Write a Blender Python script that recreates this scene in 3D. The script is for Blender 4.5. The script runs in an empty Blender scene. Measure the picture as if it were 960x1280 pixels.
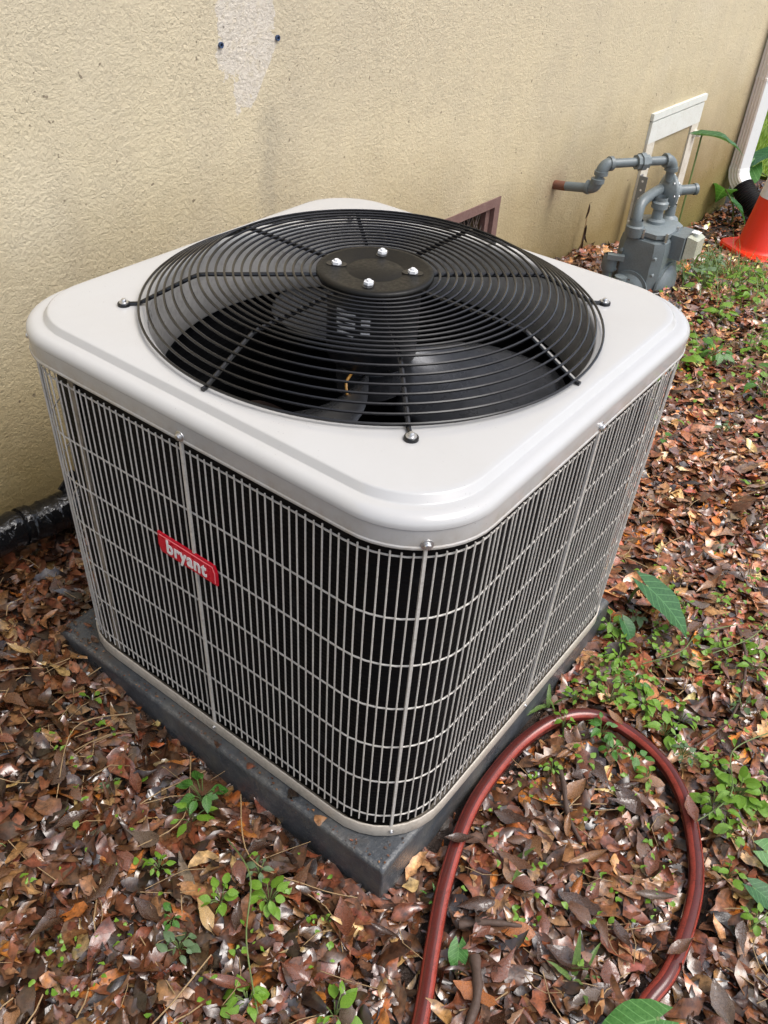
import bpy, math, random
import numpy as np
from mathutils import Vector, Matrix
R_ = math.radians
rng = np.random.default_rng(7)
random.seed(7)
S = bpy.context.scene
COL = S.collection

# ------------------------------------------------------------------ camera, world, sun, exposure
cam = bpy.data.objects.new('camera', bpy.data.cameras.new('camera'))
COL.objects.link(cam)
cam.location = (-1.0161, -0.75364, 1.25315)
cam.rotation_euler = (0.90259, -0.05973, -0.91757)
cam.data.sensor_width = 36.0
cam.data.lens = 30.93
cam.data.clip_start = 0.02
cam.data.clip_end = 500.0
S.camera = cam

SUN_EL, SUN_AZ = 60.0, 165.0          # azimuth clockwise from +Y
world = bpy.data.worlds.new('World'); S.world = world; world.use_nodes = True
wn = world.node_tree; wn.nodes.clear()
w_out = wn.nodes.new('ShaderNodeOutputWorld'); w_bg = wn.nodes.new('ShaderNodeBackground')
w_sky = wn.nodes.new('ShaderNodeTexSky'); w_sky.sky_type = 'NISHITA'; w_sky.sun_disc = False
w_sky.sun_elevation = R_(SUN_EL); w_sky.sun_rotation = R_(SUN_AZ)
w_sky.air_density = 1.0; w_sky.dust_density = 4.0; w_sky.ozone_density = 1.0
w_hsv = wn.nodes.new('ShaderNodeHueSaturation'); w_hsv.inputs['Saturation'].default_value = 0.62
wn.links.new(w_sky.outputs[0], w_hsv.inputs['Color']); wn.links.new(w_hsv.outputs[0], w_bg.inputs['Color'])
w_bg.inputs['Strength'].default_value = 0.15
wn.links.new(w_bg.outputs[0], w_out.inputs['Surface'])
sun = bpy.data.objects.new('sun', bpy.data.lights.new('sun', 'SUN')); COL.objects.link(sun)
sun.data.energy = 1.1; sun.data.angle = R_(35); sun.data.color = (1.0, 0.985, 0.96)
_d = Vector((math.sin(R_(SUN_AZ)) * math.cos(R_(SUN_EL)), math.cos(R_(SUN_AZ)) * math.cos(R_(SUN_EL)), math.sin(R_(SUN_EL))))
sun.rotation_euler = _d.to_track_quat('Z', 'Y').to_euler()
sun.location = (0, -3, 6)
S.view_settings.view_transform = 'Standard'; S.view_settings.look = 'None'
S.view_settings.exposure = 0.76; S.view_settings.gamma = 1.0
S.view_settings.use_curve_mapping = False
S.cycles.max_bounces = 6; S.cycles.diffuse_bounces = 3; S.cycles.glossy_bounces = 3

# ------------------------------------------------------------------ helpers
def tag(o, label=None, cat=None, group=None, kind=None):
    if label: o['label'] = label
    if cat: o['category'] = cat
    if group: o['group'] = group
    if kind: o['kind'] = kind
    return o

def empty(name, loc=(0, 0, 0), rz=0.0, parent=None):
    o = bpy.data.objects.new(name, None); COL.objects.link(o)
    o.location = loc; o.rotation_euler = (0, 0, rz); o.empty_display_size = 0.05
    if parent: o.parent = parent
    return o

def link(name, me, parent=None, loc=(0, 0, 0), rot=(0, 0, 0), scale=None):
    o = bpy.data.objects.new(name, me); COL.objects.link(o)
    o.location = loc; o.rotation_euler = rot
    if scale: o.scale = scale
    if parent: o.parent = parent
    return o

class MB:
    def __init__(s): s.v = []; s.f = []; s.m = []
    def add(s, vs, fs, mi=0):
        b = len(s.v); s.v += [tuple(map(float, p)) for p in vs]
        s.f += [tuple(b + i for i in f) for f in fs]; s.m += [mi] * len(fs); return s
    def box(s, c, d, M=None, mi=0, taper=1.0):
        hx, hy, hz = d[0] / 2, d[1] / 2, d[2] / 2
        vs = [Vector((x * hx * (taper if z > 0 else 1), y * hy * (taper if z > 0 else 1), z * hz)) for z in (-1, 1) for y in (-1, 1) for x in (-1, 1)]
        if M is not None: vs = [M @ v for v in vs]
        vs = [v + Vector(c) for v in vs]
        return s.add(vs, [(0, 2, 3, 1), (4, 5, 7, 6), (0, 1, 5, 4), (2, 6, 7, 3), (0, 4, 6, 2), (1, 3, 7, 5)], mi)
    def rings(s, rings, closed=True, cap0=False, cap1=False, mi=0, mis=None):
        n = len(rings[0]); vs = [p for r in rings for p in r]; b = len(s.v)
        s.v += [tuple(map(float, p)) for p in vs]
        for i in range(len(rings) - 1):
            for j in range(n if closed else n - 1):
                k = (j + 1) % n
                s.f.append((b + i * n + j, b + i * n + k, b + (i + 1) * n + k, b + (i + 1) * n + j)); s.m.append(mis[j] if mis else mi)
        if cap0: s.f.append(tuple(b + j for j in reversed(range(n)))); s.m.append(mi)
        if cap1: s.f.append(tuple(b + (len(rings) - 1) * n + j for j in range(n))); s.m.append(mi)
        return s
    def lathe(s, prof, c=(0, 0, 0), n=32, axis='Z', M=None, cap0=False, cap1=False, mi=0):
        rr = []
        for r, z in prof:
            ring = []
            for j in range(n):
                a = 2 * math.pi * j / n
                p = Vector((r * math.cos(a), r * math.sin(a), z))
                if M is not None: p = M @ p
                ring.append(p + Vector(c))
            rr.append(ring)
        return s.rings(rr, True, cap0, cap1, mi)
    def tube(s, path, r, n=8, closed=False, caps=True, mi=0, mis=None, up=None):
        P = [Vector(p) for p in path]; m = len(P); rr = []
        rad = r if hasattr(r, '__len__') else [r] * m
        prev = None
        for i in range(m):
            if closed: t = P[(i + 1) % m] - P[i - 1]
            else: t = P[min(i + 1, m - 1)] - P[max(i - 1, 0)]
            t.normalize()
            if prev is None:
                a = Vector(up) if up else (Vector((0, 0, 1)) if abs(t.z) < 0.9 else Vector((1, 0, 0)))
                u = (a - t * a.dot(t)).normalized()
            else:
                u = (prev - t * prev.dot(t)).normalized()
            prev = u; w = t.cross(u)
            rr.append([P[i] + (u * math.cos(2 * math.pi * k / n) + w * math.sin(2 * math.pi * k / n)) * rad[i] for k in range(n)])
        if closed: rr.append(rr[0])
        return s.rings(rr, True, caps and not closed, caps and not closed, mi, mis)
    def mesh(s, name, mats, smooth=35):
        me = bpy.data.meshes.new(name); me.from_pydata(s.v, [], s.f)
        for m in (mats if isinstance(mats, (list, tuple)) else [mats]): me.materials.append(m)
        if any(s.m): me.polygons.foreach_set('material_index', s.m)
        me.update()
        if smooth:
            me.polygons.foreach_set('use_smooth', [True] * len(me.polygons)); me.set_sharp_from_angle(angle=R_(smooth))
        return me
    def build(s, name, mats, parent=None, smooth=35, loc=(0, 0, 0), rot=(0, 0, 0)):
        return link(name, s.mesh(name, mats, smooth), parent, loc, rot)

def spline(pts, per=8, closed=False):
    P = [Vector(p) for p in pts]; n = len(P); out = []
    for i in range(n if closed else n - 1):
        if closed: a, b, c, d = P[i - 1], P[i], P[(i + 1) % n], P[(i + 2) % n]
        else: a, b, c, d = P[max(i - 1, 0)], P[i], P[i + 1], P[min(i + 2, n - 1)]
        for k in range(per):
            t = k / per
            out.append(0.5 * ((2 * b) + (c - a) * t + (2 * a - 5 * b + 4 * c - d) * t * t + (3 * b - a - 3 * c + d) * t ** 3))
    if not closed: out.append(P[-1])
    return out

def ss(a, b, x):
    t = min(1.0, max(0.0, (x - a) / (b - a))); return t * t * (3 - 2 * t)

def gz(x, y):                       # height of the soil
    return (-0.085 + 0.06 * ss(-0.1, 0.45, y) * ss(0.35, -0.3, x) - 0.24 * ss(2.0, 3.6, x) + 0.008 * ss(-0.15, 0.15, x) * ss(0.75, 0.35, x) * ss(-0.75, -0.45, y) * ss(0.1, -0.2, y)
            + 0.006 * math.sin(3.1 * x + 1.3) * math.sin(4.3 * y) + 0.004 * math.sin(9 * x) * math.cos(7.7 * y + 1))

def rr_pol(half, r, z, n=176, hy=None):    # rounded square sampled by polar angle
    out = []; hy = hy or half
    for j in range(n):
        a = 2 * math.pi * j / n; c, s_ = math.cos(a), math.sin(a)
        lo, hi = 0.0, 2.0
        for _ in range(34):
            m = (lo + hi) / 2; x, y = abs(c * m), abs(s_ * m)
            qx, qy = x - (half - r), y - (hy - r)
            d = math.hypot(max(qx, 0), max(qy, 0)) + min(max(qx, qy), 0) - r
            if d > 0: hi = m
            else: lo = m
        out.append((c * lo, s_ * lo, z))
    return out

def rr_arc(half, r, s):             # point and outward normal at arc length s from the front corner (-,-), running along -y face to +x
    st = 2 * (half - r); ar = math.pi * r / 2; side = st + ar; tot = 4 * side
    s = s % tot; k = int(s // side); u = s - k * side
    c = half - r
    if u < ar / 2:
        a = R_(225) + u / r; p = (-c + r * math.cos(a), -c + r * math.sin(a)); nn = (math.cos(a), math.sin(a))
    elif u < ar / 2 + st:
        p = (-c + u - ar / 2, -half); nn = (0, -1)
    else:
        a = R_(270) + (u - ar / 2 - st) / r; p = (c + r * math.cos(a), -c + r * math.sin(a)); nn = (math.cos(a), math.sin(a))
    ca, sa = math.cos(k * math.pi / 2), math.sin(k * math.pi / 2)
    rot = lambda q: (q[0] * ca - q[1] * sa, q[0] * sa + q[1] * ca)
    return rot(p), rot(nn), tot

# ------------------------------------------------------------------ materials
class NT:
    def __init__(s, name):
        s.mat = bpy.data.materials.new(name); s.mat.use_nodes = True
        s.t = s.mat.node_tree; s.b = s.t.nodes['Principled BSDF']; s.tc = None
    def n(s, t, **kw):
        o = s.t.nodes.new('ShaderNode' + t)
        for k, v in kw.items():
            if k in o.inputs: o.inputs[k].default_value = v
            else: setattr(o, k, v)
        return o
    def l(s, a, b): s.t.links.new(a, b)
    def co(s, which='Object', scale=None):
        if s.tc is None: s.tc = s.n('TexCoord')
        o = s.tc.outputs[which]
        if scale:
            m = s.n('Mapping'); m.inputs['Scale'].default_value = scale; s.l(o, m.inputs['Vector']); return m.outputs[0]
        return o
    def noise(s, scale, detail=4, rough=0.55, dist=0.0, co=None):
        o = s.n('TexNoise'); o.inputs['Scale'].default_value = scale; o.inputs['Detail'].default_value = detail
        o.inputs['Roughness'].default_value = rough; o.inputs['Distortion'].default_value = dist
        s.l(co if co is not None else s.co(), o.inputs['Vector']); return o.outputs['Fac']
    def ramp(s, fac, stops):
        o = s.n('ValToRGB'); e = o.color_ramp.elements
        while len(e) < len(stops): e.new(0.5)
        for x, (p, c) in zip(e, stops):
            x.position = p; x.color = (*c, 1) if len(c) == 3 else c
        s.l(fac, o.inputs['Fac']); return o.outputs['Color']
    def f(s, fac, a, b, c=0.0, d=1.0):
        o = s.n('MapRange'); o.inputs['From Min'].default_value = a; o.inputs['From Max'].default_value = b
        o.inputs['To Min'].default_value = c; o.inputs['To Max'].default_value = d; s.l(fac, o.inputs['Value']); return o.outputs[0]
    def math(s, op, a, b=None):
        o = s.n('Math'); o.operation = op
        for i, v in ((0, a), (1, b)):
            if v is None: continue
            if isinstance(v, (int, float)): o.inputs[i].default_value = v
            else: s.l(v, o.inputs[i])
        return o.outputs[0]
    def mix(s, fac, a, b, mode='MIX'):
        o = s.n('Mix'); o.data_type = 'RGBA'; o.blend_type = mode
        for k, v in ((0, fac), (6, a), (7, b)):
            if isinstance(v, (int, float)): o.inputs[k].default_value = v
            elif isinstance(v, (tuple, list)): o.inputs[k].default_value = (*v, 1) if len(v) == 3 else v
            else: s.l(v, o.inputs[k])
        return o.outputs[2]
    def bump(s, h, strength=0.3, dist=0.002, chain=None):
        o = s.n('Bump'); o.inputs['Strength'].default_value = strength; o.inputs['Distance'].default_value = dist
        s.l(h, o.inputs['Height'])
        if chain is not None: s.l(chain, o.inputs['Normal'])
        return o.outputs[0]
    def out(s, col=None, rough=None, normal=None, metal=None, spec=None, coat=None):
        for k, v in (('Base Color', col), ('Roughness', rough), ('Normal', normal), ('Metallic', metal), ('Specular IOR Level', spec), ('Coat Weight', coat)):
            if v is None: continue
            i = s.b.inputs[k]
            if isinstance(v, (int, float)): i.default_value = v
            elif isinstance(v, (tuple, list)): i.default_value = (*v, 1) if len(v) == 3 else v
            else: s.l(v, i)
        return s.mat

def paint(name, col, rough=0.4, dirt=0.25, dirtcol=(0.1, 0.08, 0.06), scale=14, metal=0.0, spec=0.5, bump=0.0):
    m = NT(name); a = m.noise(scale, 6, 0.65); b = m.noise(scale * 9, 3)
    k = m.f(m.math('MULTIPLY', a, b), 0.2, 0.5, 0, dirt)
    c = m.mix(k, col, dirtcol)
    r = m.f(m.noise(scale * 3, 4), 0.3, 0.7, rough * 0.75, min(1, rough * 1.3))
    nrm = m.bump(m.noise(scale * 14, 3), bump, 0.001) if bump else None
    return m.out(c, r, nrm, metal, spec)

def mk_stucco():
    m = NT('stucco'); co = m.co()
    sep = m.n('SeparateXYZ'); m.l(co, sep.inputs[0]); X, Y, Z = sep.outputs
    a = m.noise(2.2, 5, 0.6); st = m.noise(1.0, 5, 0.6, co=m.co('Object', (7.0, 7.0, 0.8)))
    c = m.ramp(a, [(0.3, (0.56, 0.485, 0.335)), (0.52, (0.635, 0.545, 0.355)), (0.75, (0.65, 0.57, 0.40))])
    c = m.mix(m.f(st, 0.46, 0.72, 0, 0.34), c, (0.44, 0.38, 0.28))                      # rain streaks
    up = m.f(m.math('ADD', Z, m.math('MULTIPLY', a, 0.6)), 0.65, 1.25, 0, 0.5)
    c = m.mix(up, c, (0.60, 0.53, 0.40))                                               # greyer weathered paint higher up
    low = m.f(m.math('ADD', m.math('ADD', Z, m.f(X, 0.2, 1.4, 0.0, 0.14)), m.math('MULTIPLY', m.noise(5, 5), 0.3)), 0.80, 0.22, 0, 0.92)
    c = m.mix(low, c, (0.235, 0.165, 0.055))                                             # damp, yellowed foot of the wall, with shade painted into the colour
    gr = m.math('MULTIPLY', m.f(m.math('ADD', Z, m.math('MULTIPLY', m.noise(6, 5), 0.3)), 0.12, -0.2), m.f(X, 2.6, 3.2))
    c = m.mix(m.math('MULTIPLY', gr, 0.7), c, (0.20, 0.19, 0.045))                      # algae near the downspout
    # bare patch where a fitting was taken off
    ed = m.noise(26, 4); wob = m.f(ed, 0.25, 0.75, -0.026, 0.026)
    Xw = m.math('ADD', X, wob); Zw = m.math('ADD', Z, m.math('MULTIPLY', wob, 1.6))
    cx = m.math('ABSOLUTE', m.math('SUBTRACT', Xw, m.math('ADD', 0.468, m.f(Zw, 0.75, 0.95, -0.012, 0.0))))
    half = m.f(Zw, 0.745, 0.84, 0.022, 0.080)
    pm = m.math('MULTIPLY', m.math('LESS_THAN', cx, half), m.math('MULTIPLY', m.math('GREATER_THAN', Zw, 0.75), m.math('LESS_THAN', Zw, 1.22)))
    pc = m.ramp(m.noise(70, 3), [(0.3, (0.60, 0.55, 0.475)), (0.7, (0.68, 0.63, 0.555))])
    c = m.mix(m.math('MULTIPLY', pm, m.f(m.noise(60, 4, 0.7), 0.25, 0.5, 0.35, 0.85)), c, pc)
    # grey run below the patch
    run = m.math('MULTIPLY', m.f(m.math('ABSOLUTE', m.math('SUBTRACT', Xw, 0.52)), 0.05, 0.0), m.math('MULTIPLY', m.f(Z, 0.35, 0.5), m.f(Z, 0.78, 0.7)))
    c = m.mix(m.math('MULTIPLY', run, 0.4), c, (0.30, 0.27, 0.21))
    rust = m.n('VectorMath'); rust.operation = 'DISTANCE'; m.l(co, rust.inputs[0]); rust.inputs[1].default_value = (1.985, 0.68, 0.235)
    c = m.mix(m.math('MULTIPLY', m.f(rust.outputs['Value'], 0.10, 0.02), 0.35), c, (0.22, 0.13, 0.08))
    vo_ = m.n('TexVoronoi'); vo_.feature = 'DISTANCE_TO_EDGE'; vo_.inputs['Scale'].default_value = 2.1
    wv = m.n('VectorMath'); wv.operation = 'ADD'; nz = m.n('TexNoise'); nz.inputs['Scale'].default_value = 9; m.l(co, nz.inputs['Vector'])
    sc_ = m.n('VectorMath'); sc_.operation = 'SCALE'; sc_.inputs['Scale'].default_value = 0.16; m.l(nz.outputs['Color'], sc_.inputs[0]); m.l(co, wv.inputs[0]); m.l(sc_.outputs[0], wv.inputs[1]); m.l(wv.outputs[0], vo_.inputs['Vector'])
    crk = m.math('MULTIPLY', m.f(vo_.outputs['Distance'], 0.0025, 0.0008), m.f(m.noise(2.6, 3), 0.54, 0.60))
    c = m.mix(m.math('MULTIPLY', crk, 0.35), c, (0.12, 0.09, 0.06))
    spt = m.math('MULTIPLY', m.f(m.noise(55, 2, 0.4), 0.735, 0.76), 0.7)
    c = m.mix(spt, c, (0.10, 0.075, 0.05))
    # trowel skin: flattened islands, curled ridges and a few pits, thicker in some places than in others
    cov = m.f(m.noise(3.5, 4, 0.6), 0.32, 0.66, 0.35, 1.0)
    w1 = m.noise(104, 2, 0.5, 0.9); w2 = m.noise(260, 4, 0.65, 0.3); w3 = m.noise(34, 4, 0.6)
    rid = m.f(m.math('ABSOLUTE', m.math('SUBTRACT', w1, 0.53)), 0.0, 0.035, 1.0, 0.0)
    brk = m.f(m.noise(48, 3, 0.6), 0.48, 0.62)
    rid = m.math('MULTIPLY', rid, m.math('MULTIPLY', brk, cov))
    isl = m.math('MULTIPLY', m.f(w1, 0.50, 0.60), cov)
    pit = m.math('MULTIPLY', m.f(m.noise(120, 2, 0.5, 0.6), 0.33, 0.27), cov)
    gr2 = m.noise(125, 6, 0.72)
    h = m.math('ADD', m.math('MULTIPLY', isl, 0.22), m.math('ADD', m.math('MULTIPLY', rid, 0.34), m.math('ADD', m.math('MULTIPLY', gr2, 1.25), m.math('MULTIPLY', w3, 0.5))))
    h = m.math('SUBTRACT', h, m.math('MULTIPLY', pit, 0.6))
    n1 = m.bump(h, 0.9, 0.0040)
    return m.out(c, 0.72, n1, spec=0.35)

def mk_leaf(name, col=None, attr=None, rough=0.30, mott=0.8):
    m = NT(name)
    if attr:
        at = m.n('Attribute'); at.attribute_name = attr; base = at.outputs['Color']
    else: base = col
    a = m.noise(75, 4, 0.7); b = m.noise(30, 3)
    k = m.f(a, 0.3, 0.72, 1.0 - mott, 1.0 + mott * 0.55)
    v = m.n('CombineColor'); [m.l(k, v.inputs[i]) for i in range(3)]
    c = m.mix(1.0, base, v.outputs[0], 'MULTIPLY')
    c = m.mix(m.f(b, 0.60, 0.70, 0, 0.55), c, (0.035, 0.02, 0.014))
    r = m.f(m.noise(22, 3), 0.35, 0.65, rough * 0.55, min(1, rough * 1.7))
    m.b.inputs['Coat Roughness'].default_value = 0.08
    return m.out(c, r, m.bump(a, 0.6, 0.0018), spec=0.6, coat=m.f(m.noise(14, 4, 0.65), 0.42, 0.56, 0.0, 1.0))

def mk_green(name, c0, c1, rough=0.4, vein=True):
    m = NT(name); a = m.noise(22, 4)
    c = m.ramp(a, [(0.3, c0), (0.7, c1)])
    c = m.mix(m.f(m.noise(90, 3), 0.55, 0.75, 0, 0.4), c, tuple(x * 0.55 for x in c0))
    if 'taro' in name or name == 'weed_mid':
        sv = m.n('SeparateXYZ'); m.l(m.co(), sv.inputs[0]); ay = m.math('ABSOLUTE', sv.outputs[1])
        rib = m.f(ay, 0.016, 0.006)
        w_ = m.math('SINE', m.math('MULTIPLY', m.math('SUBTRACT', sv.outputs[0], m.math('MULTIPLY', ay, 0.75)), 44.0))
        c = m.mix(m.math('MULTIPLY', m.math('MAXIMUM', rib, m.f(w_, 0.9, 0.99)), 0.5), c, tuple(min(0.5, x * 1.9 + 0.05) for x in c1))
        c = m.mix(m.f(m.noise(9, 4, 0.7), 0.68, 0.74, 0, 0.6), c, (0.14, 0.10, 0.03))
    m.out(c, m.f(m.noise(40, 2), 0.3, 0.7, rough * 0.7, rough * 1.4), m.bump(m.noise(60, 3), 0.35, 0.001))
    # thin leaves let light through
    tr = m.n('BsdfTranslucent'); m.l(m.mix(1.0, c, (1.3, 1.35, 0.7), 'MULTIPLY'), tr.inputs['Color'])
    mx = m.n('MixShader'); mx.inputs[0].default_value = 0.3
    o = m.t.nodes['Material Output']; m.l(m.b.outputs[0], mx.inputs[1]); m.l(tr.outputs[0], mx.inputs[2]); m.l(mx.outputs[0], o.inputs['Surface'])
    return m.mat

M = {}
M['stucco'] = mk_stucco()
def mk_lid():
    m = NT('lid_paint'); co = m.co(); sp = m.n('SeparateXYZ'); m.l(co, sp.inputs[0])
    spk = m.math('MULTIPLY', m.f(m.noise(420, 2, 0.5), 0.70, 0.76), m.f(m.noise(16, 4, 0.7), 0.50, 0.66))
    wash = m.f(m.noise(5, 6, 0.7), 0.45, 0.8, 0, 0.16)
    low = m.math('MULTIPLY', m.f(sp.outputs[2], 0.640, 0.612), m.f(m.noise(30, 5, 0.7), 0.38, 0.68, 0.15, 0.6))     # blotchy browner tone towards the bottom of the skirt
    c = m.mix(wash, (0.442, 0.441, 0.438), (0.31, 0.28, 0.23))
    c = m.mix(low, c, (0.30, 0.25, 0.18))
    c = m.mix(m.math('MULTIPLY', spk, 0.8), c, (0.05, 0.035, 0.02))
    r = m.f(m.noise(7, 4, 0.6), 0.35, 0.65, 0.05, 0.18)
    return m.out(c, r, m.bump(m.noise(3.0, 2), 0.05, 0.01), spec=0.6)
M['lid'] = mk_lid()
M['wire'] = paint('grille_paint', (0.60, 0.575, 0.53), 0.32, 0.45, (0.16, 0.12, 0.085), 30)
M['rail'] = paint('rail_paint', (0.50, 0.455, 0.39), 0.4, 0.5, (0.12, 0.09, 0.06), 18)
M['pan'] = paint('pan_dirt_and_shade', (0.26, 0.225, 0.18), 0.5, 0.9, (0.035, 0.026, 0.018), 16)  # dirt plus the shadow inside the rail, both put into the colour
M['guard'] = paint('guard_black', (0.006, 0.006, 0.007), 0.2, 0.06, (0.04, 0.035, 0.03), 40)
M['cap'] = paint('cap_black', (0.006, 0.0056, 0.005), 0.4, 0.05, (0.04, 0.036, 0.026), 60, bump=0.12, spec=0.22)
M['shroud'] = paint('shroud_grey', (0.36, 0.35, 0.335), 0.35, 0.55, (0.06, 0.05, 0.04), 14)
M['blade'] = paint('blade_metal', (0.055, 0.058, 0.065), 0.28, 0.6, (0.012, 0.012, 0.012), 8, metal=0.5)
M['motor'] = paint('motor_black', (0.010, 0.011, 0.013), 0.33, 0.2, (0.04, 0.03, 0.02), 30)
M['zinc'] = paint('zinc', (0.62, 0.62, 0.62), 0.3, 0.25, (0.2, 0.17, 0.13), 60, metal=0.9)
M['sticker'] = paint('sticker_white', (0.65, 0.66, 0.68), 0.4, 0.2, (0.3, 0.3, 0.3), 50)
M['print'] = paint('print_black', (0.02, 0.02, 0.02), 0.5, 0.0)
M['badge'] = paint('badge_red', (0.62, 0.008, 0.028), 0.3, 0.05, (0.2, 0, 0), 30)
M['badgeline'] = paint('badge_pink', (0.80, 0.35, 0.36), 0.4, 0.0)
M['white'] = paint('letter_white', (0.82, 0.82, 0.82), 0.4, 0.05)
M['yellow'] = paint('yellow_lead', (0.35, 0.17, 0.02), 0.5, 0.3)
M['pad'] = None
def mk_pad():
    m = NT('pad_composite'); a = m.noise(9, 6, 0.65); b = m.noise(160, 3, 0.6)
    c = m.ramp(a, [(0.3, (0.032, 0.036, 0.041)), (0.5, (0.06, 0.066, 0.074)), (0.7, (0.12, 0.118, 0.108))])
    c = m.mix(m.f(b, 0.60, 0.78, 0, 0.6), c, (0.19, 0.185, 0.17))
    c = m.mix(m.f(m.noise(6, 5, 0.7), 0.52, 0.72, 0, 0.6), c, (0.10, 0.075, 0.05))
    sx = m.n('SeparateXYZ'); m.l(m.co(), sx.inputs[0])
    near = m.math('MINIMUM', m.math('ABSOLUTE', m.math('ADD', sx.outputs[0], 0.4055)), m.math('ABSOLUTE', m.math('ADD', sx.outputs[1], 0.378)))
    ew = m.math('MULTIPLY', m.f(near, 0.006, 0.001), m.math('MULTIPLY', m.f(sx.outputs[2], -0.014, -0.004), m.f(m.noise(140, 6, 0.75), 0.46, 0.6)))
    c = m.mix(m.math('MULTIPLY', ew, 0.55), c, (0.20, 0.195, 0.18))
    r = m.f(m.noise(12, 4), 0.35, 0.65, 0.2, 0.6)
    return m.out(c, r, m.bump(m.math('ADD', b, m.math('MULTIPLY', m.noise(38, 5, 0.7), 1.6)), 0.6, 0.002))
M['pad'] = mk_pad()
def mk_coil():
    m = NT('coil_fins'); w = m.n('TexWave'); w.wave_type = 'BANDS'; w.bands_direction = 'Z'; w.inputs['Scale'].default_value = 40
    w.inputs['Distortion'].default_value = 0.6; m.l(m.co(), w.inputs['Vector'])
    c = m.mix(m.f(m.noise(25, 4), 0.6, 0.75, 0, 0.6), (0.004, 0.004, 0.0048), (0.017, 0.0175, 0.019))
    return m.out(c, 0.6, m.bump(w.outputs['Fac'], 0.25, 0.002), spec=0.12)
M['coil'] = mk_coil()
M['gas'] = paint('gas_grey', (0.135, 0.163, 0.172), 0.38, 0.45, (0.06, 0.055, 0.045), 22, bump=0.2)
M['gaslight'] = paint('gas_casting', (0.18, 0.212, 0.222), 0.4, 0.4, (0.08, 0.07, 0.06), 40, bump=0.3)
M['rust'] = paint('rusty_pipe', (0.17, 0.06, 0.03), 0.75, 0.8, (0.10, 0.09, 0.085), 40, bump=0.5)
M['indexbox'] = paint('index_cover', (0.44, 0.45, 0.36), 0.22, 0.6, (0.20, 0.19, 0.11), 25)
M['galv'] = paint('galvanised', (0.26, 0.28, 0.30), 0.4, 0.4, (0.12, 0.12, 0.12), 30, metal=0.5)
M['trim'] = paint('trim_white', (0.68, 0.70, 0.66), 0.5, 0.4, (0.35, 0.30, 0.2), 20, bump=0.2)
M['trimold'] = paint('trim_peeling', (0.66, 0.63, 0.54), 0.6, 0.75, (0.3, 0.22, 0.13), 35, bump=0.3)
M['ventframe'] = paint('vent_frame', (0.155, 0.088, 0.078), 0.55, 0.5, (0.30, 0.22, 0.18), 25, bump=0.2)
M['lattice'] = paint('vent_lattice', (0.13, 0.10, 0.085), 0.5, 0.5, (0.05, 0.04, 0.03), 40)
M['dark'] = paint('dark_void', (0.012, 0.01, 0.009), 0.8, 0.2)
M['spout'] = paint('downspout_cream', (0.80, 0.745, 0.69), 0.35, 0.3, (0.45, 0.35, 0.26), 12)
M['spoutwhite'] = paint('downspout_white', (0.74, 0.77, 0.77), 0.35, 0.2, (0.5, 0.47, 0.4), 12)
M['corr'] = paint('drain_black', (0.010, 0.010, 0.011), 0.4, 0.2, (0.05, 0.04, 0.03), 30)
M['orange'] = paint('cone_orange', (0.72, 0.030, 0.006), 0.4, 0.2, (0.40, 0.03, 0.012), 14)
M['collar'] = paint('cone_collar', (0.70, 0.70, 0.72), 0.35, 0.3, (0.45, 0.40, 0.38), 25)
M['hose'] = paint('hose_maroon', (0.095, 0.016, 0.012), 0.15, 0.8, (0.028, 0.012, 0.010), 40, bump=0.15)
M['hosered'] = paint('hose_stripe', (0.29, 0.050, 0.034), 0.15, 0.9, (0.05, 0.014, 0.011), 45, bump=0.15)
M['stick'] = paint('dead_stick', (0.075, 0.045, 0.032), 0.7, 0.5, (0.02, 0.015, 0.012), 60, bump=0.5)
M['straw'] = paint('dry_stem', (0.33, 0.22, 0.11), 0.6, 0.4, (0.1, 0.06, 0.03), 60)
M['blue'] = paint('plug_blue', (0.03, 0.06, 0.13), 0.5, 0.3)
def mk_tape():
    m = NT('black_tape'); a = m.noise(14, 3, 0.5, 1.5); b = m.noise(45, 3, 0.6, 1.0)
    h = m.math('ADD', a, m.math('MULTIPLY', b, 0.35))
    return m.out((0.006, 0.006, 0.007), 0.09, m.bump(h, 0.7, 0.012), spec=0.6)
M['tape'] = mk_tape()
def mk_soil():
    m = NT('wet_soil'); a = m.noise(14, 6, 0.7); b = m.noise(90, 4)
    c = m.ramp(a, [(0.3, (0.016, 0.009, 0.006)), (0.55, (0.04, 0.024, 0.016)), (0.75, (0.085, 0.05, 0.035))])
    far = m.n('SeparateXYZ'); m.l(m.co(), far.inputs[0])
    return m.out(c, 0.6, m.bump(m.math('ADD', a, b), 0.9, 0.02))
M['soil'] = mk_soil()
M['concrete'] = paint('driveway_concrete', (0.55, 0.57, 0.57), 0.7, 0.3, (0.35, 0.34, 0.32), 3, bump=0.2)
M['lawn'] = mk_green('lawn_green', (0.13, 0.21, 0.02), (0.26, 0.36, 0.045), 0.6)
M['grass'] = mk_green('grass_blade', (0.07, 0.14, 0.03), (0.16, 0.24, 0.06), 0.45)
M['weedbright'] = mk_green('weed_bright', (0.10, 0.23, 0.016), (0.22, 0.38, 0.045), 0.4)
M['weedmid'] = mk_green('weed_mid', (0.04, 0.14, 0.018), (0.085, 0.22, 0.035), 0.3)
M['weeddull'] = mk_green('weed_dull', (0.09, 0.16, 0.075), (0.16, 0.24, 0.12), 0.5)
M['taro'] = mk_green('taro_green', (0.028, 0.105, 0.035), (0.06, 0.17, 0.055), 0.38)
M['tarolight'] = mk_green('taro_light', (0.05, 0.17, 0.03), (0.10, 0.26, 0.06), 0.38)
M['stem'] = mk_green('stem_green', (0.13, 0.20, 0.06), (0.22, 0.28, 0.10), 0.5)
M['litter'] = mk_leaf('leaf_litter', attr='tint')
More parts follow.
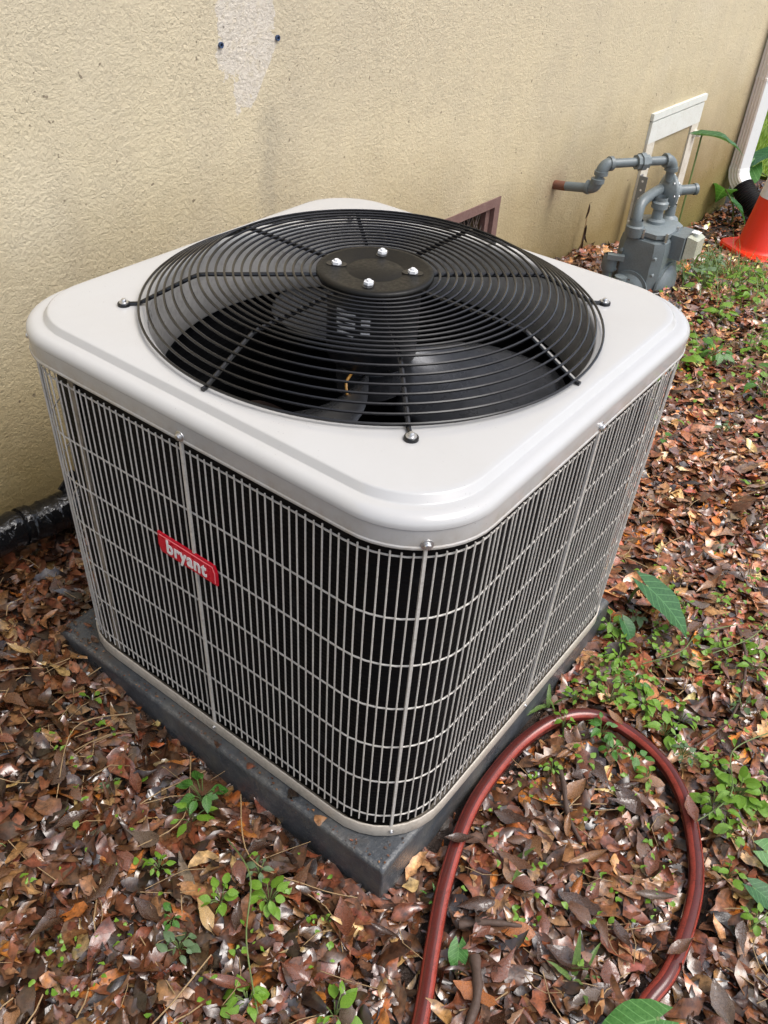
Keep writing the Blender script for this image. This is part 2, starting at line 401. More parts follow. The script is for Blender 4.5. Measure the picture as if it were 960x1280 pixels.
LEAFCOL = {'tan': (0.30, 0.145, 0.062), 'dark brown': (0.062, 0.025, 0.011), 'reddish brown': (0.18, 0.056, 0.026), 'orange': (0.40, 0.125, 0.022), 'pale buff': (0.50, 0.32, 0.13), 'grey brown': (0.13, 0.085, 0.058), 'brown': (0.14, 0.058, 0.024)}
for k, v in LEAFCOL.items(): M['leaf_' + k] = mk_leaf('fallen_' + k.replace(' ', '_'), v)

# ------------------------------------------------------------------ ground, lawn, driveway
def make_ground():
    xs = np.unique(np.concatenate([[-220, -90, -40, -18, -9, -5], np.arange(-3.2, 6.01, 0.08), [7, 8, 10, 13, 18, 26, 40, 90, 220]]))
    ys = np.unique(np.concatenate([[-220, -90, -40, -18, -9, -6], np.arange(-4.2, 1.3, 0.08), [1.6, 2, 3, 5, 9, 18, 40, 90, 220]]))
    vs = [(x, y, gz(x, y)) for y in ys for x in xs]; nx = len(xs)
    fs = [(j * nx + i, j * nx + i + 1, (j + 1) * nx + i + 1, (j + 1) * nx + i) for j in range(len(ys) - 1) for i in range(nx - 1)]
    return tag(MB().add(vs, fs).build('ground', M['soil'], smooth=60), kind='structure')
make_ground()
def sheet(name, x0, x1, y0, y1, dz, mat, n=12):
    xs = np.linspace(x0, x1, n); ys = np.linspace(y0, y1, n)
    vs = [(x, y, gz(x, y) + dz) for y in ys for x in xs]
    fs = [(j * n + i, j * n + i + 1, (j + 1) * n + i + 1, (j + 1) * n + i) for j in range(n - 1) for i in range(n - 1)]
    return tag(MB().add(vs, fs).build(name, mat, smooth=60), kind='structure')
sheet('lawn', 4.75, 6.85, -4.0, 5.5, 0.02, M['lawn'], 40)
sheet('driveway', 6.95, 13.0, -8.0, 9.0, 0.03, M['concrete'], 24)

# ------------------------------------------------------------------ house wall with vent and access door
WA = -0.02
def wy(x): return 0.72 + WA * x
house = empty('house_wall', (0, 0.72, 0))
tag(house, 'long beige stucco house wall running behind the air conditioner', 'wall')
wl = MB()
X0, X1, ZT, ZB = -5.0, 4.06, 2.75, -0.75
def wallbox(mb, x0, x1, z0, z1, proud=0.0, thick=0.25, mi=0):
    y0a, y1a = wy(x0) - proud, wy(x1) - proud
    vs = [(x0, y0a, z0), (x1, y1a, z0), (x1, y1a + thick, z0), (x0, y0a + thick, z0), (x0, y0a, z1), (x1, y1a, z1), (x1, y1a + thick, z1), (x0, y0a + thick, z1)]
    return mb.add(vs, [(3, 2, 1, 0), (4, 5, 6, 7), (0, 1, 5, 4), (1, 2, 6, 5), (2, 3, 7, 6), (3, 0, 4, 7)], mi)
# wall faces around the vent opening (vent opening x 1.245..1.575, z 0.115..0.265)
VX0, VX1, VZ0, VZ1 = 1.225, 1.575, 0.085, 0.262
for a in ((X0, VX0, ZB, ZT), (VX1, X1, ZB, ZT), (VX0, VX1, VZ1, ZT), (VX0, VX1, ZB, VZ0)):
    wallbox(wl, *a)
def reloc(o, root):
    o.location = Vector(o.location) - root.location; return o
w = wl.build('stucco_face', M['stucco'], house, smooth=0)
w.location = (0, 0, 0); house.location = (0, 0, 0)     # wall built in world coordinates
# vent
vent = MB()
wallbox(vent, VX0 - 0.028, VX1 + 0.028, VZ1 - 0.004, VZ1 + 0.026, 0.004, 0.05)
wallbox(vent, VX0 - 0.028, VX1 + 0.028, VZ0 - 0.028, VZ0 + 0.004, 0.0038, 0.05)
wallbox(vent, VX0 - 0.028, VX0 + 0.004, VZ0 + 0.0041, VZ1 - 0.0041, 0.0035, 0.05)
wallbox(vent, VX1 - 0.004, VX1 + 0.028, VZ0 + 0.0041, VZ1 - 0.0041, 0.0035, 0.05)
vo = vent.build('foundation_vent', M['ventframe'], house, smooth=0)
b = MB(); wallbox(b, VX0 + 0.002, VX1 - 0.002, VZ0 + 0.002, VZ1 - 0.002, -0.085, 0.02); b.build('vent_back', M['dark'], vo, smooth=0)
for sx in (0, 1):
    b = MB(); xx = VX0 + 0.005 if sx == 0 else VX1 - 0.03
    wallbox(b, xx, xx + 0.025, VZ0 + 0.0045, VZ1 - 0.0045, -0.012, 0.02); b.build('vent_flange', M['ventframe'], vo, smooth=0)
latt = MB().tube([(0, 0, 0), (0.075, 0, VZ1 - VZ0 - 0.012)], 0.0022, 5).mesh('lattice_strip', M['lattice'])
latt2 = MB().tube([(0.075, 0, 0), (0, 0, VZ1 - VZ0 - 0.012)], 0.0022, 5).mesh('lattice_strip', M['lattice'])
for i in range(12):
    x = VX0 + 0.004 + i * 0.0245
    link('lattice_strip', latt if i % 2 else latt2, vo, (x, wy(x) + 0.024, VZ0 + 0.006))
    link('lattice_strip', latt2 if i % 2 else latt, vo, (x, wy(x) + 0.029, VZ0 + 0.006))
# access door
ad = MB(); wallbox(ad, 2.79, 3.22, -0.42, 0.247, 0.003, 0.03)
DX0, DX1 = 2.735, 3.285
door = MB(); wallbox(door, DX0, DX1, 0.249, 0.335, 0.012, 0.03); do = door.build('access_door', M['trim'], house, smooth=0)
b = MB(); wallbox(b, DX0 - 0.004, DX1 + 0.012, 0.340, 0.368, 0.014, 0.03); b.build('door_head', M['trim'], do, smooth=0)
b = MB(); wallbox(b, DX0 + 0.002, DX1 - 0.002, 0.3351, 0.3399, 0.003, 0.03); b.build('door_gap', M['dark'], do, smooth=0)
b = MB(); wallbox(b, DX0, DX0 + 0.075, -0.42, 0.2488, 0.0112, 0.03); b.build('door_stile', M['trimold'], do, smooth=0)
b = MB(); wallbox(b, DX1 - 0.080, DX1 - 0.004, -0.42, 0.2488, 0.0112, 0.03); b.build('door_stile', M['trimold'], do, smooth=0)
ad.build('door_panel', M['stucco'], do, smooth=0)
b = MB(); lx = DX1 - 0.03
b.box((lx, wy(lx) - 0.0174, 0.205), (0.03, 0.012, 0.026)).lathe([(0.0, -0.012), (0.012, -0.01), (0.014, 0), (0.009, 0.01), (0, 0.012)], (lx + 0.006, wy(lx) - 0.030, 0.203), 10)
b.build('latch', M['trimold'], do)
# plugs left in the wall
for (x, z) in ((0.3847, 0.869), (0.5504, 0.8656)):
    b = MB().lathe([(0.0038, 0), (0.0056, -0.0015), (0.0060, 0.004), (0.0038, 0.004), (0.003, 0.0)], (x, wy(x) - 0.0012, z), 12, M=Matrix.Rotation(R_(90), 3, 'X'))
    b.build('wall_plug', M['blue'], house)
    MB().lathe([(0.0, 0), (0.0038, 0)], (x, wy(x) - 0.0008, z), 12, M=Matrix.Rotation(R_(90), 3, 'X')).build('plug_hole', M['dark'], house)

# ------------------------------------------------------------------ equipment pad
H = 0.6516
def make_pad():
    x0, x1, y0, y1 = -0.4085, 0.375, -0.381, 0.4035
    b = MB(); z1 = -0.001
    def ring(e, z): return [(x0 - e, y0 - e, z), (x1 + e, y0 - e, z), (x1 + e, y1 + e, z), (x0 - e, y1 + e, z)]
    b.rings([ring(0.006, -0.16), ring(0.0, -0.006), ring(-0.005, z1)], True, True, True)
    o = b.build('equipment_pad', M['pad'], smooth=0)
    bv = o.modifiers.new('bevel', 'BEVEL'); bv.width = 0.004; bv.segments = 2; bv.limit_method = 'ANGLE'; bv.angle_limit = R_(30)
    return tag(o, 'dark grey composite pad under the air conditioner', 'pad')
make_pad()

# ------------------------------------------------------------------ air conditioner
ac = empty('air_conditioner', (0, 0, 0))
tag(ac, 'beige outdoor air conditioner with wire grille sides and black fan guard on top', 'air conditioner')
# lid
prof = [(0.3945, 0.116, H - 0.043), (0.3955, 0.117, H - 0.0445), (0.4005, 0.1225, H - 0.0450), (0.4015, 0.1235, H - 0.0435), (0.4015, 0.1235, H - 0.041), (0.4002, 0.1225, H - 0.0395), (0.4002, 0.1225, H - 0.0172), (0.4012, 0.1235, H - 0.0158), (0.4012, 0.1235, H - 0.0125), (0.4000, 0.1225, H - 0.0085), (0.3975, 0.121, H - 0.0048),
        (0.3940, 0.119, H - 0.0020), (0.390, 0.117, H - 0.0004), (0.386, 0.116, H), (0.3800, 0.118, H + 0.0001), (0.3785, 0.118, H + 0.0004), (0.3775, 0.118, H + 0.0014), (0.3735, 0.117, H + 0.0092), (0.3722, 0.117, H + 0.0104), (0.3705, 0.116, H + 0.0108), (0.362, 0.112, H + 0.0110)]
N = 208
rg = [rr_pol(h_, r_ + (-0.009 if h_ < 0.385 else 0), z_, N) for h_, r_, z_ in prof]
circ = lambda r, z: [(r * math.cos(2 * math.pi * j / N), r * math.sin(2 * math.pi * j / N), z) for j in range(N)]
for r, z in ((0.346, H + 0.0110), (0.3435, H + 0.0106), (0.3415, H + 0.0092), (0.340, H + 0.006), (0.3392, H - 0.003)): rg.append(circ(r, z))
lid = MB().rings(rg).build('lid', M['lid'], ac, smooth=30)
MB().rings([circ(0.3388, H - 0.002), circ(0.337, H - 0.012), circ(0.333, H - 0.05), circ(0.334, H - 0.105), circ(0.3365, H - 0.108), circ(0.3385, H - 0.10)]).build('fan_shroud', M['shroud'], ac, smooth=50)
# dark top deck under the lid so the coil box closes to the shroud
MB().rings([rr_pol(0.372, 0.1, H - 0.058, N), circ(0.3395, H - 0.06)]).build('top_deck', M['coil'], ac)
# skirt screws
screw = MB().lathe([(0.0, 0.0062), (0.0035, 0.006), (0.0048, 0.0045), (0.005, 0.0015), (0.0075, 0.001), (0.0078, 0)], n=12).mesh('screw', M['zinc'])
def face_screw(half, r, i, z, parent, sc=1.0):
    p, n, tot = rr_arc(half, r, i * rr_arc(half, r, 0)[2] / 8)
    link('screw', screw, parent, (p[0], p[1], z), (R_(90), 0, math.atan2(n[1], n[0]) + R_(90)), (sc, sc, sc))
for i in range(8): face_screw(0.4004, 0.1225, i, H - 0.0365, lid)
# base rail / pan
base = MB().rings([rr_pol(h_, r_, z_, 128) for h_, r_, z_ in ((0.3855, 0.118, 0.006), (0.3865, 0.1185, 0.009), (0.3868, 0.1188, 0.0265), (0.3875, 0.119, 0.0275), (0.3892, 0.12, 0.0270), (0.3897, 0.1205, 0.0255), (0.3897, 0.1205, 0.003), (0.388, 0.119, 0.0), (0.340, 0.08, 0.001))]).build('base_rail', M['rail'], ac, smooth=40)
MB().rings([rr_pol(h_, r_, z_, 128) for h_, r_, z_ in ((0.335, 0.075, 0.0062), (0.3862, 0.118, 0.0062))]).build('base_pan', M['pan'], ac, smooth=40)
for i in range(8): face_screw(0.3898, 0.1205, i, 0.015, base, 0.55)
slot = MB().lathe([(0.0, 0.0), (0.0085, 0.0)], n=14).mesh('drain_hole', M['dark'])
for (x, y) in ((-0.352, -0.22), (-0.335, -0.285), (-0.285, -0.335), (-0.22, -0.352)):
    link('drain_hole', slot, base, (x, y, 0.0066))
# side grille
GH, GR = 0.3845, 0.115
grille = empty('side_grille', (0, 0, 0), 0, ac)
wire = MB().tube([(0, 0, 0.036), (0, 0, 0.5965)], 0.00122, 6).mesh('vertical_wire', M['wire'])
bar = MB().rings([[(-0.0024, -0.0018, z), (0.0024, -0.0018, z), (0.0019, 0.0020, z), (-0.0019, 0.0020, z)] for z in (0.012, 0.606)], True, True, True).mesh('support_bar', M['wire'], 0)
NW = 224
def ghalf(z): return 0.3860 + (0.3975 - 0.3860) * (z - 0.03) / 0.57        # sides lean out slightly towards the lid
def gpt(frac, z, inset=0.0):
    h_ = ghalf(z) - inset; r_ = h_ - 0.2695
    p, n, _ = rr_arc(h_, r_, rr_arc(h_, r_, 0)[2] * frac); return p, n
for i in range(NW):
    p0, n0 = gpt(i / NW, 0.0); p1, n1 = gpt(i / NW, 0.6)
    d = Vector((p1[0] - p0[0], p1[1] - p0[1], 0.6)); d += Vector((random.uniform(-.0008, .0008), random.uniform(-.0008, .0008), 0))
    ang = math.atan2(n0[1], n0[0]) - R_(90)
    q = Vector((0, 0, 1)).rotation_difference(d).to_euler() if i % 28 else (Vector((0, 0, 1)).rotation_difference(d).to_matrix() @ Matrix.Rotation(ang, 3, 'Z')).to_euler()
    if i % 28 == 0: link('support_bar', bar, grille, (p0[0] + n0[0] * 0.001, p0[1] + n0[1] * 0.001, 0), q)
    else: link('vertical_wire', wire, grille, (p0[0], p0[1], random.uniform(-0.0012, 0.0012)), q)
for z in (0.588, 0.485, 0.398, 0.310, 0.224, 0.138, 0.049):
    path = [(*gpt(i / 150, z, 0.0029)[0], z) for i in range(150)]
    MB().tube(path, 0.00135, 6, closed=True, up=(0, 0, 1)).build('horizontal_wire', M['wire'], grille)
# coil behind the grille
coil = MB().rings([rr_pol(0.374, 0.104, z, 96) for z in (0.0075, 0.60)]); coil.rings([rr_pol(0.345, 0.08, z, 96) for z in (0.60, 0.0075)])
coil.build('coil', M['coil'], ac)
for (x, y) in ((-0.3785, 0.258),):
    MB().box((x, y, 0.30), (0.004, 0.012, 0.57)).build('inner_post', M['pan'], ac, smooth=0)
MB().rings([circ(0.33, 0.02), circ(0.001, 0.02)]).build('pan_floor', M['motor'], ac)
comp = MB().lathe([(0.085, 0.02), (0.088, 0.03), (0.088, 0.24), (0.08, 0.27), (0.05, 0.29), (0.0, 0.295)], (0.10, 0.10, 0), 32); comp.build('compressor', M['motor'], ac)
MB().tube(spline([(-0.12, 0.2, 0.03), (-0.13, 0.2, 0.3), (-0.10, 0.22, 0.40), (0.0, 0.24, 0.38), (0.08, 0.16, 0.30)], 8), 0.009, 8).build('copper_pipe', M['stick'], ac)
# badge
bx = -0.3975
badge = MB(); 
def brect(mb, e, x, mi=0):
    y0, y1, z0, z1 = -0.046 + e, 0.0765 - e, 0.3775 + e, 0.4137 - e; k = 0.012 - e * 0.3
    # elongated plate with clipped corners at upper-left/lower-right ends
    pts = [(y1, z1), (y0 + k * 0.4, z1), (y0, z1 - k), (y0, z0), (y1 - k * 0.4, z0), (y1, z0 + k)]
    mb.rings([[(x + 0.003, a, b_) for a, b_ in pts], [(x, a, b_) for a, b_ in pts]], True, False, True, mi)
brect(badge, 0, bx)
bo = badge.build('brand_badge', M['badge'], ac, smooth=0)
b = MB(); brect(b, 0.0035, bx - 0.0006); b.build('badge_line', M['badgeline'], bo, smooth=0)
b = MB(); brect(b, 0.0043, bx - 0.0012); b.build('badge_field', M['badge'], bo, smooth=0)
cu = bpy.data.curves.new('lettering', 'FONT'); cu.body = 'bryant'; cu.size = 0.034; cu.align_x = 'CENTER'; cu.align_y = 'CENTER'; cu.offset = 0.0011; cu.extrude = 0.0004; cu.space_character = 1.12
to = bpy.data.objects.new('lettering', cu); COL.objects.link(to)
bpy.context.view_layer.update()
me = bpy.data.meshes.new_from_object(to); COL.objects.unlink(to); bpy.data.objects.remove(to)
me.materials.clear(); me.materials.append(M['white'])
ys = [v.co.x for v in me.vertices]; wdt = max(ys) - min(ys)
lt = link('lettering', me, bo, (bx - 0.0020, 0.0155, 0.3955), (R_(90), 0, R_(-90)), (0.083 / wdt, 1.0, 1.0))
# fan guard
gd = empty('fan_guard', (0, 0, 0), 0, ac)
GZ0, GZ1, RB = H + 0.0135, H + 0.060, 0.262
def gzr(r): return GZ1 if r <= RB else GZ1 + (GZ0 - GZ1) * (r - RB) / (0.352 - RB)
for i in range(21):
    r = 0.098 + (0.351 - 0.098) * i / 20
    c_ = [(r * math.cos(2 * math.pi * j / 120), r * math.sin(2 * math.pi * j / 120), gzr(r) + 0.0045) for j in range(120)]
    MB().tube(c_, 0.0020, 6, closed=True, up=(0, 0, 1)).build('guard_ring', M['guard'], gd)
fs_ = MB().lathe([(0.0, 0.0105), (0.0038, 0.010), (0.0052, 0.0075), (0.0055, 0.003), (0.0095, 0.0026), (0.0098, 0.001)], n=14).mesh('foot_screw', M['zinc'])
foot = MB().lathe([(0.0, 0.001), (0.0115, 0.001), (0.0125, -0.0005), (0.0125, -0.0035)], n=16).mesh('foot_eyelet', M['guard'])
for k in range(8):
    a = R_(45 * k); diag = k % 2 == 1; c_, s_ = math.cos(a), math.sin(a)
    end = 0.368 if diag else 0.357
    pr = [(0.07, GZ1), (RB - 0.012, GZ1), (RB, GZ1 - 0.001), (RB + 0.012, GZ1 - 0.006), (0.345, GZ0 + 0.004), (0.352, GZ0 + 0.0005), (end, GZ0)]
    MB().tube([(r * c_, r * s_, z) for r, z in pr], 0.0034, 8).build('guard_rib', M['guard'], gd)
    if diag:
        link('foot_eyelet', foot, gd, (0.3735 * c_, 0.3735 * s_, H + 0.0145), (0, 0, 0), (0.78, 0.78, 1)); link('foot_screw', fs_, gd, (0.3735 * c_, 0.3735 * s_, H + 0.0152), (0, 0, a), (0.75, 0.75, 0.6))
# motor cap, nuts, motor, fan
cp = MB().lathe([(0.086, GZ1 - 0.004), (0.0895, GZ1 + 0.003), (0.089, GZ1 + 0.0075), (0.086, GZ1 + 0.0095), (0.080, GZ1 + 0.0098), (0.078, GZ1 + 0.009), (0.047, GZ1 + 0.0088), (0.045, GZ1 + 0.0078), (0.042, GZ1 + 0.0076), (0.040, GZ1 + 0.0086), (0.0, GZ1 + 0.0088)], n=64).build('motor_cap', M['cap'], ac, smooth=60)
nut = MB().lathe([(0.0, 0.012), (0.003, 0.0118), (0.0036, 0.010), (0.0036, 0.007), (0.0065, 0.0068), (0.0068, 0.0), ], n=6).mesh('nut', M['sticker'])
slotm = MB().rings([[(c * 0.009 + (0.007 if c > 0 else -0.007), s * 0.0085, z) for c, s in [(math.cos(2 * math.pi * j / 20 + .1), math.sin(2 * math.pi * j / 20 + .1)) for j in range(20)]] for z in (0.0, 0.0006)], True, False, True).mesh('slot', M['guard'])
for (x, y) in ((-0.029, 0.056), (0.0582, 0.031), (0.0298, -0.0515), (-0.0536, -0.0283)):
    a = math.atan2(y, x); k = 0.95
    link('slot', slotm, cp, (x * k, y * k, GZ1 + 0.0092), (0, 0, a)); link('nut', nut, cp, (x * k, y * k, GZ1 + 0.0096), (0, 0, a), (1.15, 1.15, 0.6))
mo = MB().lathe([(0.070, GZ1 - 0.006), (0.072, GZ1 - 0.012), (0.072, GZ1 - 0.125), (0.066, GZ1 - 0.135), (0.035, GZ1 - 0.142), (0.0, GZ1 - 0.143)], n=48).build('motor', M['motor'], ac, smooth=50)
def cyl_patch(a0, a1, z0, z1, r, name, mat, parent):
    rr = [[(r * math.cos(R_(a0 + (a1 - a0) * j / 10)), r * math.sin(R_(a0 + (a1 - a0) * j / 10)), z) for j in range(11)] for z in (z0, z1)]
    return MB().rings(rr, False).build(name, mat, parent)
for (a0, a1, z0, z1) in ((168, 196, 0.062, 0.070), (168, 196, 0.073, 0.080), (168, 196, 0.083, 0.092), (170, 194, 0.052, 0.058), (203, 214, 0.057, 0.066), (203, 214, 0.070, 0.078), (203, 214, 0.081, 0.086)):
    cyl_patch(a0, a1, GZ1 - 0.125 + z0, GZ1 - 0.125 + z1, 0.0724, 'rating_sticker', M['sticker'], mo)
MB().tube(spline([(-0.066, -0.015, GZ1 - 0.136), (-0.085, -0.02, GZ1 - 0.142), (-0.095, -0.03, GZ1 - 0.155), (-0.098, -0.04, GZ1 - 0.172)], 6), 0.0022, 6).build('motor_lead', M['yellow'], mo)
MB().tube(spline([(-0.098, -0.04, GZ1 - 0.172), (-0.11, -0.06, GZ1 - 0.19), (-0.12, -0.09, GZ1 - 0.21), (-0.14, -0.11, GZ1 - 0.25)], 6), 0.0032, 6).build('motor_lead', M['blade'], mo)
fan = empty('fan', (0, 0, 0), 0, ac)
MB().lathe([(0.0, H - 0.075), (0.05, H - 0.078), (0.055, H - 0.085), (0.055, H - 0.13), (0.0, H - 0.135)], n=32).build('fan_hub', M['blade'], fan)
bl = MB(); rows = []
for i in range(13):
    t = i / 12; r = 0.05 + 0.272 * t; row = []
    span = R_(54 + 18 * math.sin(math.pi * t)); sweep = R_(-20) * t
    for j in range(13):
        u = j / 12 - 0.5; a = u * span + sweep
        rad = r - (0.035 * (2 * u) ** 4 * t)
        z = H - 0.115 + u * 0.085 * (1.15 - 0.35 * t) - 0.030 * (4 * u * u) * (0.4 + 0.6 * t) * 0.5
        row.append((rad * math.cos(a), rad * math.sin(a), z))
    rows.append(row)
bl.rings(rows, False); blm = bl.mesh('fan_blade', M['blade'], 60)
for a in (-52, -172, 68):
    o = link('fan_blade', blm, fan, (0, 0, 0), (0, 0, R_(a))); sd = o.modifiers.new('solid', 'SOLIDIFY'); sd.thickness = 0.0018

# ------------------------------------------------------------------ refrigerant line (taped) at the foot of the wall
def make_line():
    root = empty('refrigerant_line', (-0.5, 0.66, 0)); root.location = (0, 0, 0)
    tag(root, 'black plastic-taped refrigerant line running along the foot of the wall', 'pipe')
    ctr = spline([(-1.6, 0.655, 0.03), (-1.0, 0.660, 0.045), (-0.6, 0.650, 0.055), (-0.345, 0.645, 0.060), (-0.27, 0.640, 0.052), (-0.19, 0.632, 0.052), (-0.10, 0.60, 0.072), (-0.02, 0.52, 0.085), (0.02, 0.40, 0.09)], 14)
    rad = [0.038 + 0.0022 * math.sin(i * 0.9) + 0.0015 * math.sin(i * 2.3) for i in range(len(ctr))]
    MB().tube(ctr, rad, 24).build('wrapped_pipe', M['tape'], root, smooth=60)
    for i in (40, 47, 54, 60, 67, 74):
        MB().tube([ctr[i] + (ctr[i + 1] - ctr[i]) * t for t in (-1.4, 0, 1.4)], [rad[i] + 0.0035] * 3, 24, up=(0.3, 0, 1)).build('tape_wrap', M['tape'], root, smooth=60)
    fl = MB().box((0, 0, 0), (0.05, 0.004, 0.035), Matrix.Rotation(R_(-38), 3, 'Y') @ Matrix.Rotation(R_(12), 3, 'X')); fl.build('tape_flap', M['tape'], root, smooth=0, loc=(-0.185, 0.640, 0.108))
make_line()

# ------------------------------------------------------------------ gas meter
def elbow(mb, c, d0, d1, r, mi=0, R=0.03):
    """90 degree elbow fitting centred on corner c, coming in along d0 and leaving along d1"""
    c, d0, d1 = Vector(c), Vector(d0).normalized(), Vector(d1).normalized()
    pts = [c - d0 * R + (d0 * R) * (math.sin(t)) + d1 * R * (1 - math.cos(t)) for t in [math.pi / 2 * k / 8 for k in range(9)]]
    mb.tube(pts, r, 14, mi=mi)
    for p, d in ((pts[0], d0), (pts[-1], d1)): mb.tube([p - d * 0.007, p + d * 0.007], r * 1.17, 14, mi=mi)
gm = empty('gas_meter', (2.15, 0.38, -0.2)); gm.location = (0, 0, 0)
tag(gm, 'grey gas meter with regulator and bent pipes standing against the house wall', 'gas meter')
A = Vector((1.978, 0.518, 0.268)); B = Vector((1.988, 0.515, 0.353)); C = Vector((2.230, 0.356, 0.355))
ax = (C - B).normalized()
b = MB(); b.tube([(1.98, wy(1.98) + 0.03, 0.240), (1.9785, 0.632, 0.250)], 0.0165, 14); b.build('wall_pipe', M['rust'], gm)
b = MB(); b.tube([(1.9785, 0.634, 0.2498), A + Vector((0, 0.03, -0.003))], 0.0165, 14); elbow(b, A, (0, -1, 0), (0, 0, 1), 0.021); b.tube([A + Vector((0, 0, .02)), B - Vector((0, 0, .02))], 0.0155, 14); elbow(b, B, (0, 0, 1), ax, 0.021)
b.tube([B + ax * 0.02, C - ax * 0.02], 0.0155, 14); elbow(b, C, ax, (0, 0, -1), 0.021); b.tube([C - Vector((0, 0, .02)), C - Vector((0, 0, .075))], 0.0155, 14)
b.build('outlet_pipe', M['gas'], gm, smooth=40)
mid = B.lerp(C, 0.55); Mx = ax.to_track_quat('Z', 'Y').to_matrix()
b = MB().lathe([(0.017, -0.026), (0.026, -0.026), (0.026, -0.010), (0.031, -0.010), (0.031, 0.008), (0.024, 0.008), (0.024, 0.024), (0.017, 0.024)], mid, 8, M=Mx); b.build('pipe_union', M['gaslight'], gm, smooth=20)
# regulator: dish standing on edge, with stub, neck and lower bell
rc = Vector((2.255, 0.352, 0.240)); dish_ax = Vector((0.75, -0.62, 0.05)).normalized(); Md = dish_ax.to_track_quat('Z', 'Y').to_matrix()
b = MB().lathe([(0.0, -0.035), (0.03, -0.034), (0.05, -0.018), (0.062, -0.007), (0.064, -0.004), (0.064, 0.004), (0.062, 0.007), (0.045, 0.018), (0.026, 0.03), (0.024, 0.04), (0.0, 0.042)], rc, 28, M=Md)
rg_ = b.build('regulator', M['gaslight'], gm, smooth=40)
b = MB().tube([rc + dish_ax * 0.03, rc + dish_ax * 0.105], 0.018, 16); b.lathe([(0.021, 0), (0.021, 0.012), (0.0, 0.012)], rc + dish_ax * 0.10, 16, M=Md); b.build('vent_stub', M['gas'], rg_)
for k in range(8):
    a = 2 * math.pi * k / 8; p = rc + Md @ Vector((0.057 * math.cos(a), 0.057 * math.sin(a), 0.0))
    b = MB().lathe([(0.0, 0.012), (0.005, 0.011), (0.005, -0.011), (0.0, -0.012)], p, 6, M=Md); b.build('flange_bolt', M['zinc'], rg_, smooth=20)
b = MB().lathe([(0.018, 0.0), (0.020, -0.04), (0.034, -0.05), (0.040, -0.065), (0.040, -0.08), (0.026, -0.095), (0.024, -0.115)], rc + Vector((0.012, -0.02, -0.045)), 20); b.build('regulator_bell', M['gaslight'], gm)
# body
mc = Vector((2.165, 0.340, 0)); ZU = 0.062
def octring(sx, sy, z, c=0.03, off=(0, 0)):
    q = [(sx - c, -sy), (sx, -sy + c), (sx, sy - c), (sx - c, sy), (-sx + c, sy), (-sx, sy - c), (-sx, -sy + c), (-sx + c, -sy)]
    return [(mc.x + x + off[0], mc.y + y + off[1], z) for x, y in q]
b = MB().rings([octring(0.09, 0.075, -0.245), octring(0.11, 0.086, -0.225), octring(0.113, 0.088, 0.02 + ZU), octring(0.108, 0.084, 0.048 + ZU), octring(0.085, 0.068, 0.062 + ZU)], True, True, True)
body = b.build('meter_body', M['gas'], gm, smooth=25)
b = MB().rings([octring(0.098, 0.078, 0.060 + ZU), octring(0.1, 0.08, 0.064 + ZU), octring(0.1, 0.08, 0.078 + ZU), octring(0.088, 0.07, 0.084 + ZU)], True, True, True); b.build('top_flange', M['gaslight'], gm, smooth=25)
# bulged diaphragm covers on the -y front and the -x side, with bolts
for (cx, cy, nx, ny, w_) in ((mc.x, mc.y - 0.088, 0, -1, 0.085), (mc.x - 0.113, mc.y, -1, 0, 0.06)):
    Mf = Vector((nx, ny, 0)).to_track_quat('Z', 'Y').to_matrix()
    b = MB().lathe([(w_ + 0.012, -0.002), (w_ + 0.012, 0.006), (w_, 0.007), (w_ - 0.012, 0.02), (w_ * 0.5, 0.03), (0, 0.032)], (cx, cy, -0.075), 28, M=Mf)
    cv = b.build('diaphragm_cover', M['gas'], body, smooth=40)
for (x, y, z) in ((-0.08, -0.08, 0.071), (-0.1, 0.0, 0.071), (0.02, -0.081, 0.071), (-0.06, 0.08, 0.071)):
    MB().lathe([(0.0, 0.016), (0.006, 0.015), (0.006, -0.015), (0, -0.016)], (mc.x + x, mc.y + y, z + ZU), 6).build('body_bolt', M['zinc'], body, smooth=20)
for (y, z) in ((-0.07, 0.0), (-0.075, -0.06), (-0.072, -0.16), (0.06, 0.0), (0.07, -0.08)):
    MB().lathe([(0.0, 0.010), (0.006, 0.009), (0.006, -0.006)], (mc.x - 0.114, mc.y + y, z + ZU), 6, M=Matrix.Rotation(R_(-90), 3, 'Y')).build('body_bolt', M['gaslight'], body, smooth=20)
# index box on the front right
b = MB(); b.box((mc.x + 0.03, mc.y - 0.105, 0.09), (0.12, 0.05, 0.085)); b.build('index_housing', M['gas'], gm, smooth=0)
b = MB(); Mi = Matrix.Rotation(R_(90), 3, 'X')
b.box((mc.x + 0.035, mc.y - 0.152, 0.093), (0.100, 0.084, 0.036), Mi, taper=0.72); io = b.build('index_cover', M['indexbox'], gm, smooth=0)
b = MB(); b.box((mc.x + 0.035, mc.y - 0.146, 0.1425), (0.03, 0.03, 0.002)); b.build('index_label', M['white'], io, smooth=0)
